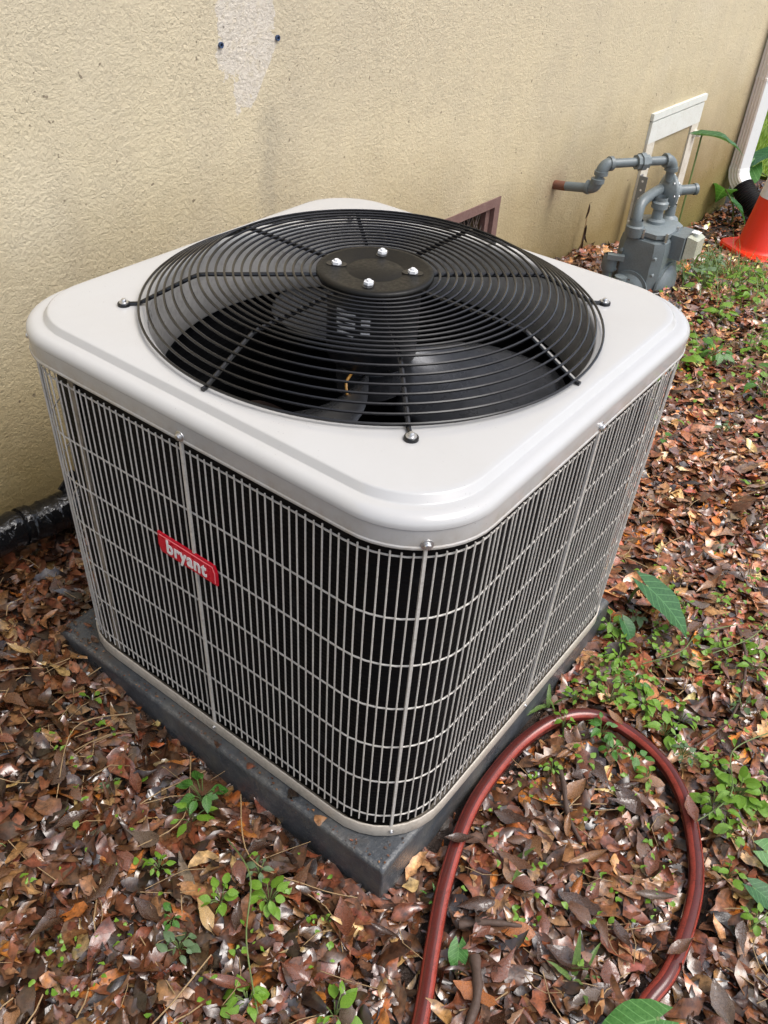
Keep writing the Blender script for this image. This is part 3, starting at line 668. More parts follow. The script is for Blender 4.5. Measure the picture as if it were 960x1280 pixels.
# goose neck from regulator to meter, inlet neck, side valve
b = MB(); gp = spline([rc + Vector((-0.025, 0.02, 0.01)), rc + Vector((-0.09, 0.03, 0.0)), (2.095, 0.385, 0.225), (2.065, 0.378, 0.185), (2.062, 0.375, 0.13)], 8)
b.tube(gp, 0.0195, 14); b.lathe([(0.031, 0), (0.033, 0.01), (0.033, 0.035), (0.026, 0.04), (0.024, 0.058)], (2.062, 0.375, 0.118), 16); b.build('inlet_pipe', M['gas'], gm, smooth=40)
b = MB().lathe([(0.034, 0.0), (0.034, 0.016), (0.021, 0.022), (0.019, 0.055), (0.030, 0.06), (0.031, 0.08), (0.024, 0.086), (0.024, 0.10)], (2.175, 0.345, 0.14), 16); b.build('meter_swivel', M['gaslight'], gm, smooth=30)
b = MB(); b.tube([(2.035, 0.43, -0.40), (2.035, 0.43, 0.03)], 0.019, 14); b.lathe([(0.025, 0), (0.028, 0.01), (0.028, 0.05), (0.022, 0.06)], (2.035, 0.43, -0.02), 12); b.box((2.02, 0.405, 0.04), (0.025, 0.06, 0.018), Matrix.Rotation(R_(25), 3, 'Z'))
b.build('shutoff_valve', M['gas'], gm, smooth=35)
b = MB(); b.tube([(2.025, 0.37, -0.40), (2.025, 0.37, -0.04)], 0.018, 14); b.lathe([(0.023, 0), (0.023, 0.03), (0, 0.032)], (2.025, 0.37, -0.055), 14); b.build('side_pipe', M['gaslight'], gm, smooth=35)

# perforated angle iron by the wall
pp = empty('perforated_post', (0, 0, 0)); tag(pp, 'galvanised perforated angle post with rows of holes behind the gas meter', 'post')
px_, py_ = 2.66, wy(2.66) - 0.06
b = MB(); b.box((px_, py_, -0.12), (0.003, 0.034, 0.53)); b.box((px_ + 0.016, py_ + 0.0185, -0.12), (0.033, 0.003, 0.53)); b.build('angle_iron', M['galv'], pp, smooth=0)
hole = MB().lathe([(0.0, 0.0), (0.0048, 0.0)], n=10).mesh('post_hole', M['white'])
for i in range(14): link('post_hole', hole, pp, (px_ - 0.0019, py_ + 0.002, 0.125 - i * 0.036), (0, R_(-90), 0))

# ------------------------------------------------------------------ downspout and drain
ds = empty('downspout', (3.9, 0.55, 0)); ds.location = (0, 0, 0)
tag(ds, 'cream fluted downspout at the far corner of the house wall', 'downspout')
dcx, dcy = 3.965, 0.592; rz = R_(-22)
Mr = Matrix.Rotation(rz, 3, 'Z')
def flute(a, bq, nf, w0, w1, depth):     # rectangle outline with flutes on the -x side
    pts = []
    for k in range(nf * 2 + 1):
        pts.append((-w0 / 2 + (0 if k % 2 else depth), w1 / 2 - w1 * k / (nf * 2)))
    pts += [(w0 / 2, -w1 / 2), (w0 / 2, w1 / 2)]
    return pts
OUT = flute(0, 0, 4, 0.080, 0.070, 0.006)
def dring(c, tilt=0.0, tv=None, sc=1.0):
    out = []
    for x, y in OUT:
        p = Vector((x * sc, y * sc, 0)); p = Matrix.Rotation(tilt, 3, 'X') @ p
        out.append(Mr @ p + Vector(c))
    return out
M2 = [M['spout'], M['spoutwhite']]
mis = [0] * 9 + [1, 1]; mis = [0] * 8 + [1, 1, 1]
b = MB().rings([dring((dcx, dcy, z)) for z in (2.75, -0.085)], True, True, True, mis=mis); b.build('straight_pipe', M2, ds, smooth=0)
b = MB().rings([dring((dcx, dcy, z), sc=s_) for z, s_ in ((0.36, 1.0), (0.358, 1.06), (0.345, 1.06), (0.343, 1.0))], True, mis=mis); b.build('joint_band', M2, ds, smooth=0)
kick = Mr @ Vector((0, -1, 0))
b = MB(); rr = []
for k in range(7):
    t = k / 6; a = R_(55) * t
    c = Vector((dcx, dcy, -0.08)) + kick * (0.09 * (1 - math.cos(a))) + Vector((0, 0, -0.09 * math.sin(a)))
    rr.append(dring(c, -a, sc=1.04 + (0.02 if k % 2 else 0)))
c2 = c + (kick * math.sin(a) + Vector((0, 0, -math.cos(a)))) * 0.03; rr.append(dring(c2, -a, sc=1.04))
b.rings(rr, True, True, True, mis=mis); b.build('elbow', M2, ds, smooth=0)
dp = []
d0 = c2; dirv = (kick * math.sin(a) + Vector((0, 0, -math.cos(a))))
cor = spline([d0 - dirv * 0.015, d0 + dirv * 0.07, d0 + dirv * 0.14 + Vector((0.01, -0.03, -0.015)), d0 + dirv * 0.2 + Vector((0.05, -0.15, -0.06)), d0 + dirv * 0.25 + Vector((0.10, -0.4, -0.1))], 16)
rad = [0.052 + (0.006 if i % 2 else -0.001) for i in range(len(cor))]
o = MB().tube(cor, rad, 20).build('drain_hose', M['corr'], smooth=20)
tag(o, 'black corrugated drain hose fitted to the end of the downspout', 'drain hose')

# ------------------------------------------------------------------ traffic cone
tc = empty('traffic_cone', (3.455, 0.245, gz(3.475, 0.225) + 0.015), math.atan2(-0.23, -0.15))
tag(tc, 'orange traffic cone with white reflective collar beyond the gas meter', 'traffic cone')
b = MB()
def sq(h_, z, c=0.035): return [(h_ - c, -h_, z), (h_, -h_ + c, z), (h_, h_ - c, z), (h_ - c, h_, z), (-h_ + c, h_, z), (-h_, h_ - c, z), (-h_, -h_ + c, z), (-h_ + c, -h_, z)]
b.rings([sq(0.145, 0), sq(0.150, 0.006), sq(0.150, 0.024), sq(0.144, 0.032), sq(0.125, 0.035)], True, True, True); b.build('base', M['orange'], tc, smooth=25)
Hc = 0.62
cr = lambda z: 0.112 - (0.112 - 0.025) * (z - 0.03) / (Hc - 0.03)
b = MB().lathe([(0.124, 0.034), (0.116, 0.040), (cr(0.05), 0.05), (cr(0.25), 0.25), (cr(Hc), Hc), (0.018, Hc), (0.016, Hc - 0.05)], n=40); b.build('cone_body', M['orange'], tc, smooth=40)
b = MB().lathe([(cr(z) + 0.0015, z) for z in (0.275, 0.34, 0.44)], n=40); b.build('collar', M['collar'], tc, smooth=40)

# ------------------------------------------------------------------ garden hose
HOSE = [(-0.95, -0.70), (-0.72, -0.62), (-0.521, -0.538), (-0.429, -0.494), (-0.336, -0.452), (-0.223, -0.416), (-0.128, -0.402), (-0.017, -0.405), (0.073, -0.432), (0.128, -0.482), (0.138, -0.557), (0.11, -0.634), (0.054, -0.695), (-0.023, -0.744), (-0.09, -0.771), (-0.179, -0.785), (-0.245, -0.787), (-0.32, -0.778), (-0.45, -0.80), (-0.62, -0.92), (-0.8, -1.15), (-0.9, -1.5), (-0.8, -2.2)]
HR = 0.0130
hp = spline([(x, y, -0.0635 + 0.003 * math.sin(i * 1.7) + 0.3 * (gz(x, y) + 0.085)) for i, (x, y) in enumerate(HOSE)], 9)
b = MB().tube(hp, HR, 18, mis=[1 if k in (1, 2, 6, 10, 11, 15) else 0 for k in range(18)], up=(0, 0, 1))
tag(b.build('garden_hose', [M['hose'], M['hosered']], smooth=60), 'wet maroon garden hose looping over the leaves beside the pad', 'hose')
hose_xy = np.array([(p.x, p.y) for p in hp])

# ------------------------------------------------------------------ leaf litter
NS = 8
LP = np.array([[0.03, 0.42, 0.78, 0.97, 1.0, 0.86, 0.5, 0.02],        # elliptic
               [0.04, 0.20, 0.38, 0.62, 0.86, 1.0, 0.86, 0.12],       # obovate
               [0.03, 0.70, 0.52, 0.98, 0.66, 0.92, 0.45, 0.04],      # lobed
               [0.03, 0.80, 1.0, 0.92, 0.74, 0.52, 0.27, 0.02],       # ovate
               [0.04, 0.38, 0.56, 0.62, 0.60, 0.50, 0.32, 0.02]])     # narrow
def leaf_verts(n, L, Wd, kinds, curl, fold, twist):
    """n leaves as (n, NS*3, 3) vertices: stations x (left, rib, right)"""
    t = np.linspace(0, 1, NS)
    prof = LP[kinds] * (1 + rng.normal(0, 0.06, (n, NS)))
    ang = curl[:, None] * (t[None] - 0.5)                                       # arc along the leaf
    cu = np.where(np.abs(curl) < 1e-3, 1e-3, curl)[:, None]
    x = L[:, None] * np.sin(ang) / cu; z = L[:, None] * (1 - np.cos(ang)) / cu
    asym = rng.normal(0, 0.10, (n, NS))
    V = np.zeros((n, NS, 3, 3))
    side_bend = rng.normal(0, 0.14, n)[:, None] * (t[None] - 0.5) ** 2 * L[:, None] * 4
    wav = rng.uniform(0, 6.28, n)[:, None]
    for k, s in enumerate((-1, 0, 1)):
        hw = prof * Wd[:, None] * 0.5 * (1 + s * asym)
        fa = fold[:, None] + twist[:, None] * (t[None] - 0.5) * s
        V[:, :, k, 0] = x
        V[:, :, k, 1] = s * hw * np.cos(fa) + side_bend
        V[:, :, k, 2] = z + abs(s) * (hw * np.sin(fa) + 0.05 * L[:, None] * np.sin(t[None] * 9 + wav + s))
    return V.reshape(n, NS * 3, 3)
LF = []
for i in range(NS - 1):
    for j in range(2): LF.append((i * 3 + j, i * 3 + j + 1, (i + 1) * 3 + j + 1, (i + 1) * 3 + j))
LF = np.array(LF)
def rot_mats(yaw, pitch, roll):
    cy, sy, cp_, sp, cr_, sr = np.cos(yaw), np.sin(yaw), np.cos(pitch), np.sin(pitch), np.cos(roll), np.sin(roll)
    Rm = np.zeros((len(yaw), 3, 3))
    Rm[:, 0, 0] = cy * cp_; Rm[:, 0, 1] = cy * sp * sr - sy * cr_; Rm[:, 0, 2] = cy * sp * cr_ + sy * sr
    Rm[:, 1, 0] = sy * cp_; Rm[:, 1, 1] = sy * sp * sr + cy * cr_; Rm[:, 1, 2] = sy * sp * cr_ - cy * sr
    Rm[:, 2, 0] = -sp; Rm[:, 2, 1] = cp_ * sr; Rm[:, 2, 2] = cp_ * cr_
    return Rm
def big_mesh(name, V, F, tint, mat, smooth=True):
    n, k, _ = V.shape; me = bpy.data.meshes.new(name)
    me.vertices.add(n * k); me.vertices.foreach_set('co', V.reshape(-1).astype(np.float32))
    fl = (F[None] + (np.arange(n) * k)[:, None, None]).reshape(-1, F.shape[1]); nf = len(fl)
    me.loops.add(nf * F.shape[1]); me.loops.foreach_set('vertex_index', fl.reshape(-1).astype(np.int32))
    me.polygons.add(nf); me.polygons.foreach_set('loop_start', (np.arange(nf) * F.shape[1]).astype(np.int32))
    me.update(calc_edges=True)
    if tint is not None:
        at = me.attributes.new('tint', 'FLOAT_COLOR', 'POINT')
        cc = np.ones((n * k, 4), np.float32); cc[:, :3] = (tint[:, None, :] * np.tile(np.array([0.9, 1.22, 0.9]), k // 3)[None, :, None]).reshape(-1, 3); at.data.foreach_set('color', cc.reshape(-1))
    if smooth: me.polygons.foreach_set('use_smooth', [True] * nf)
    me.materials.append(mat); me.validate(); return me
gzv = np.vectorize(gz)
camxy = np.array(cam.location[:2])
def in_pad(x, y, e=0.0): return (x > -0.42 - e) & (x < 0.44 + e) & (y > -0.392 - e) & (y < 0.415 + e)
def hose_d(x, y):
    d = np.full(len(x), 9.0)
    for i in range(0, len(hose_xy), 2): d = np.minimum(d, np.hypot(x - hose_xy[i, 0], y - hose_xy[i, 1]))
    return d
def scatter(dens, x0, x1, y0, y1):
    n = int(dens * (x1 - x0) * (y1 - y0)); return rng.uniform(x0, x1, n), rng.uniform(y0, y1, n)
parts_ = [scatter(8200, -1.25, 1.3, -1.35, 0.66), scatter(4600, 1.3, 2.6, -1.2, 0.66), scatter(2000, 2.6, 4.7, -1.4, 0.7), scatter(900, -2.6, 1.3, -2.9, -1.35), scatter(1300, -2.2, -1.25, -1.35, 0.66), scatter(700, 1.3, 4.7, -2.9, -1.2)]
lx = np.concatenate([p[0] for p in parts_]); ly = np.concatenate([p[1] for p in parts_])
hd = hose_d(lx, ly); lay = rng.random(len(lx))
keep = ~in_pad(lx, ly, -0.005) & (ly < wy(lx) - 0.01) & ((hd > 0.024) | (lay < 0.25))
lx, ly, lay, hd = lx[keep], ly[keep], lay[keep], hd[keep]; n = len(lx)
kinds = rng.choice(5, n, p=[0.26, 0.22, 0.14, 0.12, 0.26])
Ls = np.where(rng.random(n) < np.where(lx > 0.3, 0.2, 0.34), rng.uniform(0.012, 0.03, n), np.clip(rng.normal(0.058, 0.017, n), 0.02, 0.105)); Ws = Ls * np.clip(rng.normal(0.40, 0.11, n) + 0.25 * (Ls < 0.03), 0.16, 0.9)
nearpad = in_pad(lx, ly, 0.035)
tilt = np.where(nearpad, 0.14, 0.24)
V = leaf_verts(n, Ls, Ws, kinds, rng.normal(0, 0.5, n), rng.normal(0.03, 0.24, n), rng.normal(0, 0.35, n))
Rm = rot_mats(rng.uniform(0, 6.283, n), rng.normal(0, 1, n) * tilt, rng.normal(0, 1, n) * tilt * 1.25)
V = np.einsum('nij,nkj->nki', Rm, V)
V[:, :, 0] += lx[:, None]; V[:, :, 1] += ly[:, None]; V[:, :, 2] += (gzv(lx, ly) + 0.002 + lay * np.where(hd < 0.04, 0.008, 0.024))[:, None]
# push leaf points out of the pad and the wall
px = V[:, :, 0]; py = V[:, :, 1]
hit = in_pad(px, py).any(axis=1); V[hit, :, 2] -= 0.012
V[:, :, 1] = np.minimum(V[:, :, 1], 0.715 + WA * V[:, :, 0])
pal = np.array([(0.150, 0.058, 0.023), (0.066, 0.026, 0.011), (0.190, 0.060, 0.027), (0.31, 0.150, 0.062), (0.105, 0.052, 0.027), (0.024, 0.011, 0.006), (0.40, 0.13, 0.024), (0.50, 0.31, 0.12), (0.15, 0.095, 0.065)])
ci = rng.choice(9, n, p=[0.24, 0.20, 0.20, 0.10, 0.07, 0.12, 0.025, 0.025, 0.02])
tint = pal[ci] * rng.uniform(0.7, 1.35, n)[:, None] * (1 + rng.normal(0, 0.07, (n, 3)))
tint *= (0.66 + 1.15 * np.clip((lx + 0.8) / 1.4, 0, 1))[:, None] * 1.0       # open-sky light painted into the tint: darker on the left, paler on the right
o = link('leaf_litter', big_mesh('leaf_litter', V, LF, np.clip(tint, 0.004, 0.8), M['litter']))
tag(o, 'dense carpet of wet brown fallen leaves covering the ground', 'leaf litter', kind='stuff')

# pine needles and broken stems mixed in the litter
def needles():
    n = 900; x = rng.uniform(-1.2, 1.6, n); y = rng.uniform(-1.2, 0.62, n)
    k = ~in_pad(x, y, 0.03) & (hose_d(x, y) > 0.05); x, y = x[k], y[k]; n = len(x)
    L = rng.uniform(0.04, 0.13, n); a = rng.uniform(0, 6.283, n); w_ = rng.uniform(0.0006, 0.0013, n); bend = rng.normal(0, 0.12, n)
    V = np.zeros((n, 12, 3)); t = np.linspace(-0.5, 0.5, 4)
    for i in range(4):
        cx = x + np.cos(a) * t[i] * L - np.sin(a) * bend * L * (4 * t[i] ** 2); cy = y + np.sin(a) * t[i] * L + np.cos(a) * bend * L * (4 * t[i] ** 2)
        z = gzv(cx, cy) + 0.027 + rng.uniform(-0.006, 0.006, n)
        for j in range(3):
            b_ = 2 * math.pi * j / 3
            V[:, i * 3 + j, 0] = cx - np.sin(a) * w_ * math.cos(b_); V[:, i * 3 + j, 1] = cy + np.cos(a) * w_ * math.cos(b_); V[:, i * 3 + j, 2] = z + w_ * math.sin(b_)
    F = np.array([(i * 3 + j, i * 3 + (j + 1) % 3, (i + 1) * 3 + (j + 1) % 3, (i + 1) * 3 + j) for i in range(3) for j in range(3)])
    o = link('dry_needles', big_mesh('dry_needles', V, F, None, M['straw']))
    tag(o, 'thin dry needles and stalks strewn over the leaves', 'needles', kind='stuff')
needles()

def pad_debris():
    n = 260; t = rng.random(n); x = np.where(t < 0.75, rng.uniform(-0.407, -0.392, n), rng.uniform(-0.40, -0.30, n)); y = np.where(t < 0.75, rng.uniform(-0.37, 0.40, n), rng.uniform(-0.378, -0.30, n))
    cor = rng.random(n) < 0.35; y = np.where(cor, rng.uniform(0.30, 0.40, n), y); x = np.where(cor, rng.uniform(-0.405, -0.33, n), x)
    k = (np.maximum(np.abs(x), np.abs(y)) > 0.3905) | (np.hypot(np.maximum(np.abs(x) - 0.27, 0), np.maximum(np.abs(y) - 0.27, 0)) > 0.126)
    x, y = x[k], y[k]; n = len(x)
    L = np.where(rng.random(n) < 0.955, rng.uniform(0.002, 0.006, n), rng.uniform(0.010, 0.024, n))
    V = leaf_verts(n, L, L * rng.uniform(0.4, 0.9, n), rng.choice(5, n), rng.normal(0, 0.5, n), rng.normal(0, 0.25, n), rng.normal(0, 0.3, n))
    V = np.einsum('nij,nkj->nki', rot_mats(rng.uniform(0, 6.28, n), rng.normal(0, 0.08, n), rng.normal(0, 0.08, n)), V)
    V[:, :, 0] += x[:, None]; V[:, :, 1] += y[:, None]; V[:, :, 2] += 0.0012 - V[:, :, 2].min(axis=1)[:, None]
    tag(link('pad_debris', big_mesh('pad_debris', V, LF, pal[rng.choice(6, n)], M['litter'])), 'leaf crumbs and grit lying on the ledge of the pad', 'debris', kind='stuff')
pad_debris()
# individual large leaves lying on top
def leaf_mesh(kind, curl, fold, name, mat, lobes=0.0, ns=11):
    t = np.linspace(0, 1, ns); base = np.interp(t, np.linspace(0, 1, NS), LP[kind])
    if lobes: base = base * (1 + lobes * np.sin(t * 21 + 0.6)) 
    base[0] = 0.03; base[-1] = 0.02
    V = []; 
    for i in range(ns):
        a = curl * (t[i] - 0.5); c_ = curl if abs(curl) > 1e-3 else 1e-3
        X, Z = math.sin(a) / c_, (1 - math.cos(a)) / c_
        for s, q in ((-1, 1), (-0.5, 0.5), (0, 0), (0.5, 0.5), (1, 1)):
            hw = base[i] * 0.21; fa = fold * (0.6 + 0.6 * q)
            V.append((X + (0.03 * math.sin(7 * t[i]) if q == 1 else 0), s * hw * math.cos(fa) * (1 + random.uniform(-.08, .08) * q), Z + q * hw * math.sin(fa) + random.uniform(-.006, .006) * q))
    F = [(i * 5 + j, i * 5 + j + 1, (i + 1) * 5 + j + 1, (i + 1) * 5 + j) for i in range(ns - 1) for j in range(4)]
    b = MB().add(V, F); b.tube([(-0.62, 0.0, 0.02), (-0.48, 0, 0.004 + (1 - math.cos(curl * .5)) / (curl if abs(curl) > 1e-3 else 1e-3))], 0.008, 4)
    return b.mesh(name, mat, 70)
ZONES = [('left', -1.0, -0.43, -0.35, 0.60, 'left of the pad'), ('loop', -0.40, 0.10, -0.76, -0.42, 'inside the hose loop'), ('front', -0.75, -0.42, -0.75, -0.36, 'in front of the pad corner'), ('right', 0.16, 0.95, -0.85, -0.44, 'beyond the hose, right of the unit'), ('edge', -0.3, 0.16, -1.05, -0.81, 'on the near side of the hose')]
colnames = list(LEAFCOL); protos = {}
for cn in colnames:
    protos[cn] = [leaf_mesh(k, cu_, fo, 'fallen_leaf', M['leaf_' + cn], lo) for k, cu_, fo, lo in ((0, 0.9, 0.3, 0), (1, -0.7, 0.15, 0.05), (2, 0.5, -0.25, 0.12), (4, 1.3, 0.6, 0), (3, -0.9, 0.35, 0.04))]
cw = [0.13, 0.22, 0.21, 0.05, 0.06, 0.08, 0.25]
for zn, x0, x1, y0, y1, where in ZONES:
    cnt = {'left': 90, 'loop': 64, 'front': 40, 'right': 66, 'edge': 24}[zn]; k = 0; tries = 0
    while k < cnt and tries < 4000:
        tries += 1
        x, y = random.uniform(x0, x1), random.uniform(y0, y1)
        if in_pad(np.array([x]), np.array([y]), 0.03)[0] or hose_d(np.array([x]), np.array([y]))[0] < 0.045: continue
        cn = random.choices(colnames, cw)[0]; L = random.uniform(0.042, 0.074) * (0.88 if zn == 'right' else 1)
        o = link('fallen_leaf', random.choice(protos[cn]), None, (x, y, gz(x, y) + random.uniform(0.026, 0.036)), (random.gauss(0, 0.22) + (math.pi if random.random() < 0.35 else 0), random.gauss(0, 0.16), random.uniform(0, 6.283)), (L, L * random.uniform(0.8, 1.25), L))
        tag(o, f'{cn} fallen leaf lying on the litter {where}', 'leaf', f'{cn} fallen leaves {where}'); k += 1

# ------------------------------------------------------------------ sticks
def stick(pts, r, label, mat='stick'):
    P = spline([(x, y, gz(x, y) + z) for x, y, z in pts], 6); n = len(P)
    rr_ = [r * (1 - 0.5 * i / n) * (1 + 0.15 * math.sin(i * 1.9)) for i in range(n)]
    tag(MB().tube(P, rr_, 7).build('stick', M[mat], smooth=60), label, 'stick', None)
stick([(-0.02, -0.475, 0.03), (-0.045, -0.505, 0.034), (-0.10, -0.545, 0.03), (-0.13, -0.585, 0.028)], 0.006, 'dark wet stick pointing away under the top of the hose loop')
stick([(-0.375, -0.505, 0.03), (-0.345, -0.54, 0.034), (-0.315, -0.585, 0.03)], 0.0065, 'short dark stick lying beside the hose near the pad corner')
stick([(-0.40, -0.55, 0.03), (-0.45, -0.585, 0.036), (-0.52, -0.60, 0.03)], 0.009, 'thick rough bark stick at the bottom edge beside the hose')
stick([(0.55, -0.60, 0.03), (0.45, -0.66, 0.036), (0.30, -0.69, 0.03), (0.18, -0.66, 0.03)], 0.0035, 'thin brown twig lying across the leaves right of the hose')
stick([(-0.44, 0.16, 0.03), (-0.53, 0.20, 0.04), (-0.63, 0.12, 0.032)], 0.0014, 'thin straw-coloured twig next to the far end of the pad', 'straw')
stick([(-0.43, -0.10, 0.04), (-0.50, -0.19, 0.034), (-0.47, -0.30, 0.03), (-0.44, -0.36, 0.03)], 0.0013, 'thin tan runner stem curling along the pad edge', 'straw')
stick([(-0.43, 0.02, 0.034), (-0.52, -0.06, 0.04), (-0.60, -0.04, 0.034)], 0.0013, 'pale dry grass stalk poking out from the pad side', 'straw')

def runner(pts, label):
    P = spline([(x, y, gz(x, y) + 0.034 + z) for x, y, z in pts], 7)
    tag(MB().tube(P, 0.0012, 5).build('runner_stem', M['stem'], smooth=60), label, 'vine')
runner([(0.02, -0.72, 0), (0.10, -0.75, 0.02), (0.20, -0.72, 0.012), (0.30, -0.76, 0)], 'pale green runner stem through the bright weeds right of the hose bend')
runner([(0.30, -0.50, 0), (0.36, -0.55, 0.02), (0.45, -0.56, 0.006), (0.55, -0.62, 0)], 'yellow-green runner stem below the large arrow-shaped leaf')
runner([(0.42, -0.60, 0), (0.50, -0.65, 0.02), (0.62, -0.66, 0.0)], 'thin green runner stem near the right edge above the hose')
runner([(-0.50, -0.14, 0), (-0.53, -0.22, 0.02), (-0.60, -0.28, 0.01), (-0.66, -0.36, 0)], 'thin green runner stem linking the weeds left of the pad corner')
runner([(-0.10, -0.86, 0), (-0.02, -0.88, 0.02), (0.06, -0.86, 0.0)], 'thin green runner stem below the heart-shaped leaf at lower right')
for (x, y, cn, L, yaw, lab) in ((0.035, -0.708, 'reddish brown', 0.062, 0.6, 'reddish brown leaf stuck across the hose at its right bend'), (-0.262, -0.43, 'dark brown', 0.05, 2.2, 'dark brown leaf lying over the hose beside the pad'), (0.132, -0.52, 'tan', 0.045, 1.1, 'tan leaf caught on the hose near the top of its loop'), (-0.20, -0.785, 'brown', 0.05, 2.7, 'brown leaf pressed against the hose near the bottom right')):
    tag(link('fallen_leaf', protos[cn][0], None, (x, y, -0.0445), (0.15, 0.1, yaw), (L, L, L)), lab, 'leaf')
# ------------------------------------------------------------------ green plants
def green_leaf(kind, mat, fold=0.25, curl=0.5):
    ns = 9; t = np.linspace(0, 1, ns); V = []
    if kind == 'ovate': w_ = np.array([0.06, 0.55, 0.85, 0.95, 0.9, 0.75, 0.55, 0.3, 0.02]) * 0.34
    elif kind == 'round': w_ = np.array([0.25, 0.75, 1, 1.1, 1.1, 1.0, 0.85, 0.6, 0.1]) * 0.36
    elif kind == 'blade': w_ = np.array([0.5, 0.8, 1, 1, 0.95, 0.8, 0.6, 0.35, 0.02]) * 0.09
    else: w_ = np.array([0.3, 0.8, 1, 0.95, 0.85, 0.7, 0.5, 0.27, 0.02]) * 0.36      # heart / taro
    for i in range(ns):
        a = curl * t[i]; X, Z = math.sin(a) / curl, -(1 - math.cos(a)) / curl
        for s in (-1, -0.5, 0, 0.5, 1):
            hw = w_[i]; q = abs(s)
            back = -0.28 * q if (kind == 'heart' and i == 0) else (-0.14 * q if kind == 'heart' and i == 1 else 0)
            V.append((X + back, s * hw * math.cos(fold), Z + q * hw * math.sin(fold) * (1 - 0.3 * q) + 0.018 * q * math.sin(i * 2.2)))
    F = [(i * 5 + j, i * 5 + j + 1, (i + 1) * 5 + j + 1, (i + 1) * 5 + j) for i in range(ns - 1) for j in range(4)]
    return MB().add(V, F).mesh('leaf', mat, 80)
GL = {}
for kd in ('ovate', 'round', 'blade', 'heart'):
    for mt in ('weedbright', 'weedmid', 'weeddull', 'taro', 'tarolight', 'grass'):
        if (kd in ('ovate', 'round') and mt in ('weedbright', 'weedmid', 'weeddull')) or (kd == 'blade' and mt in ('grass', 'weedmid')) or (kd == 'heart' and mt in ('taro', 'tarolight', 'weedmid')):
            GL[kd, mt] = [green_leaf(kd, M[mt], f_, c_) for f_, c_ in ((0.2, 0.5), (0.35, 0.8), (-0.1, 0.35))]
def weed(x, y, size, nl, kd, mt, label, group=None, h=0.04, name='weed', cat='weed', stems=True):
    root = empty(name, (x, y, gz(x, y) + 0.012), random.uniform(0, 6.28)); tag(root, label, cat, group)
    sb = MB()
    if kd in ('ovate', 'round'): nl = int(nl * 1.5 + 0.5) if nl > 3 else nl
    for i in range(nl):
        a = 2.4 * i + random.uniform(-0.4, 0.4); rr_ = size * random.uniform(0.25, 1.0); z = h * random.uniform(0.5, 1.1)
        p = Vector((math.cos(a) * rr_ * 0.7, math.sin(a) * rr_ * 0.7, z))
        s_ = size * random.uniform(0.38, 0.95) * (1.0 if kd != 'blade' else 1.6)
        if stems and kd != 'blade': sb.tube(spline([(0, 0, 0), p * 0.5 + Vector((0, 0, 0.006)), p], 3), 0.0009, 4)
        if kd == 'blade': p = Vector((random.uniform(-.01, .01), random.uniform(-.01, .01), 0)); rot = (0, random.uniform(-1.25, -0.5), a)
        else: rot = (random.gauss(0, 0.25), random.gauss(-0.05, 0.25), a + random.gauss(0, 0.3))
        kk = 'ovate' if kd == 'round' and i % 2 and nl > 3 else kd
        link('leaf', random.choice(GL[kk, mt]), root, p, rot, (s_, s_ * random.uniform(0.75, 1.1), s_))
    if sb.v: sb.build('stem', M['stem'], root)
    return root
W = weed
# left of the pad
W(-0.470, -0.050, 0.042, 7, 'ovate', 'weedmid', 'glossy dark green weed sprig nearest the middle of the pad', h=0.05)
W(-0.508, -0.064, 0.036, 5, 'ovate', 'weedbright', 'light green sprig left of the glossy dark green weed', h=0.04)
W(-0.529, -0.258, 0.030, 8, 'round', 'weedbright', 'bright green round-leaved sprig growing near the pad corner', h=0.04)
W(-0.575, -0.200, 0.026, 6, 'round', 'weedbright', 'small green round-leaved sprig left of the bright corner sprig', h=0.03)
W(-0.505, -0.215, 0.022, 4, 'ovate', 'weeddull', 'dull grey-green seedling just above the bright corner sprig', h=0.03)
W(-0.466, 0.237, 0.020, 3, 'round', 'weedbright', 'lone lime green seedling beside the far end of the pad', h=0.02)
W(-0.552, 0.081, 0.026, 3, 'ovate', 'weeddull', 'pale green seedling among leaves left of the pad', h=0.025)
W(-0.653, -0.333, 0.030, 9, 'round', 'weedbright', 'bright clover-like clump near the bottom edge left of centre', h=0.03)
W(-0.663, -0.205, 0.026, 7, 'ovate', 'weeddull', 'feathery grey-green weed low on the left', h=0.03)
W(-0.598, -0.088, 0.024, 6, 'ovate', 'weedbright', 'small toothed green weed on the left among dark leaves', h=0.03)
W(-0.590, -0.440, 0.032, 6, 'ovate', 'weedbright', 'green weed cut by the bottom edge of the picture', h=0.03)
W(-0.727, 0.114, 0.026, 1, 'ovate', 'weeddull', 'single pale olive leaf near the left edge', h=0.02)
W(-0.64, -0.165, 0.018, 5, 'round', 'weedmid', 'tiny dark green creeping weed low on the left', h=0.02)
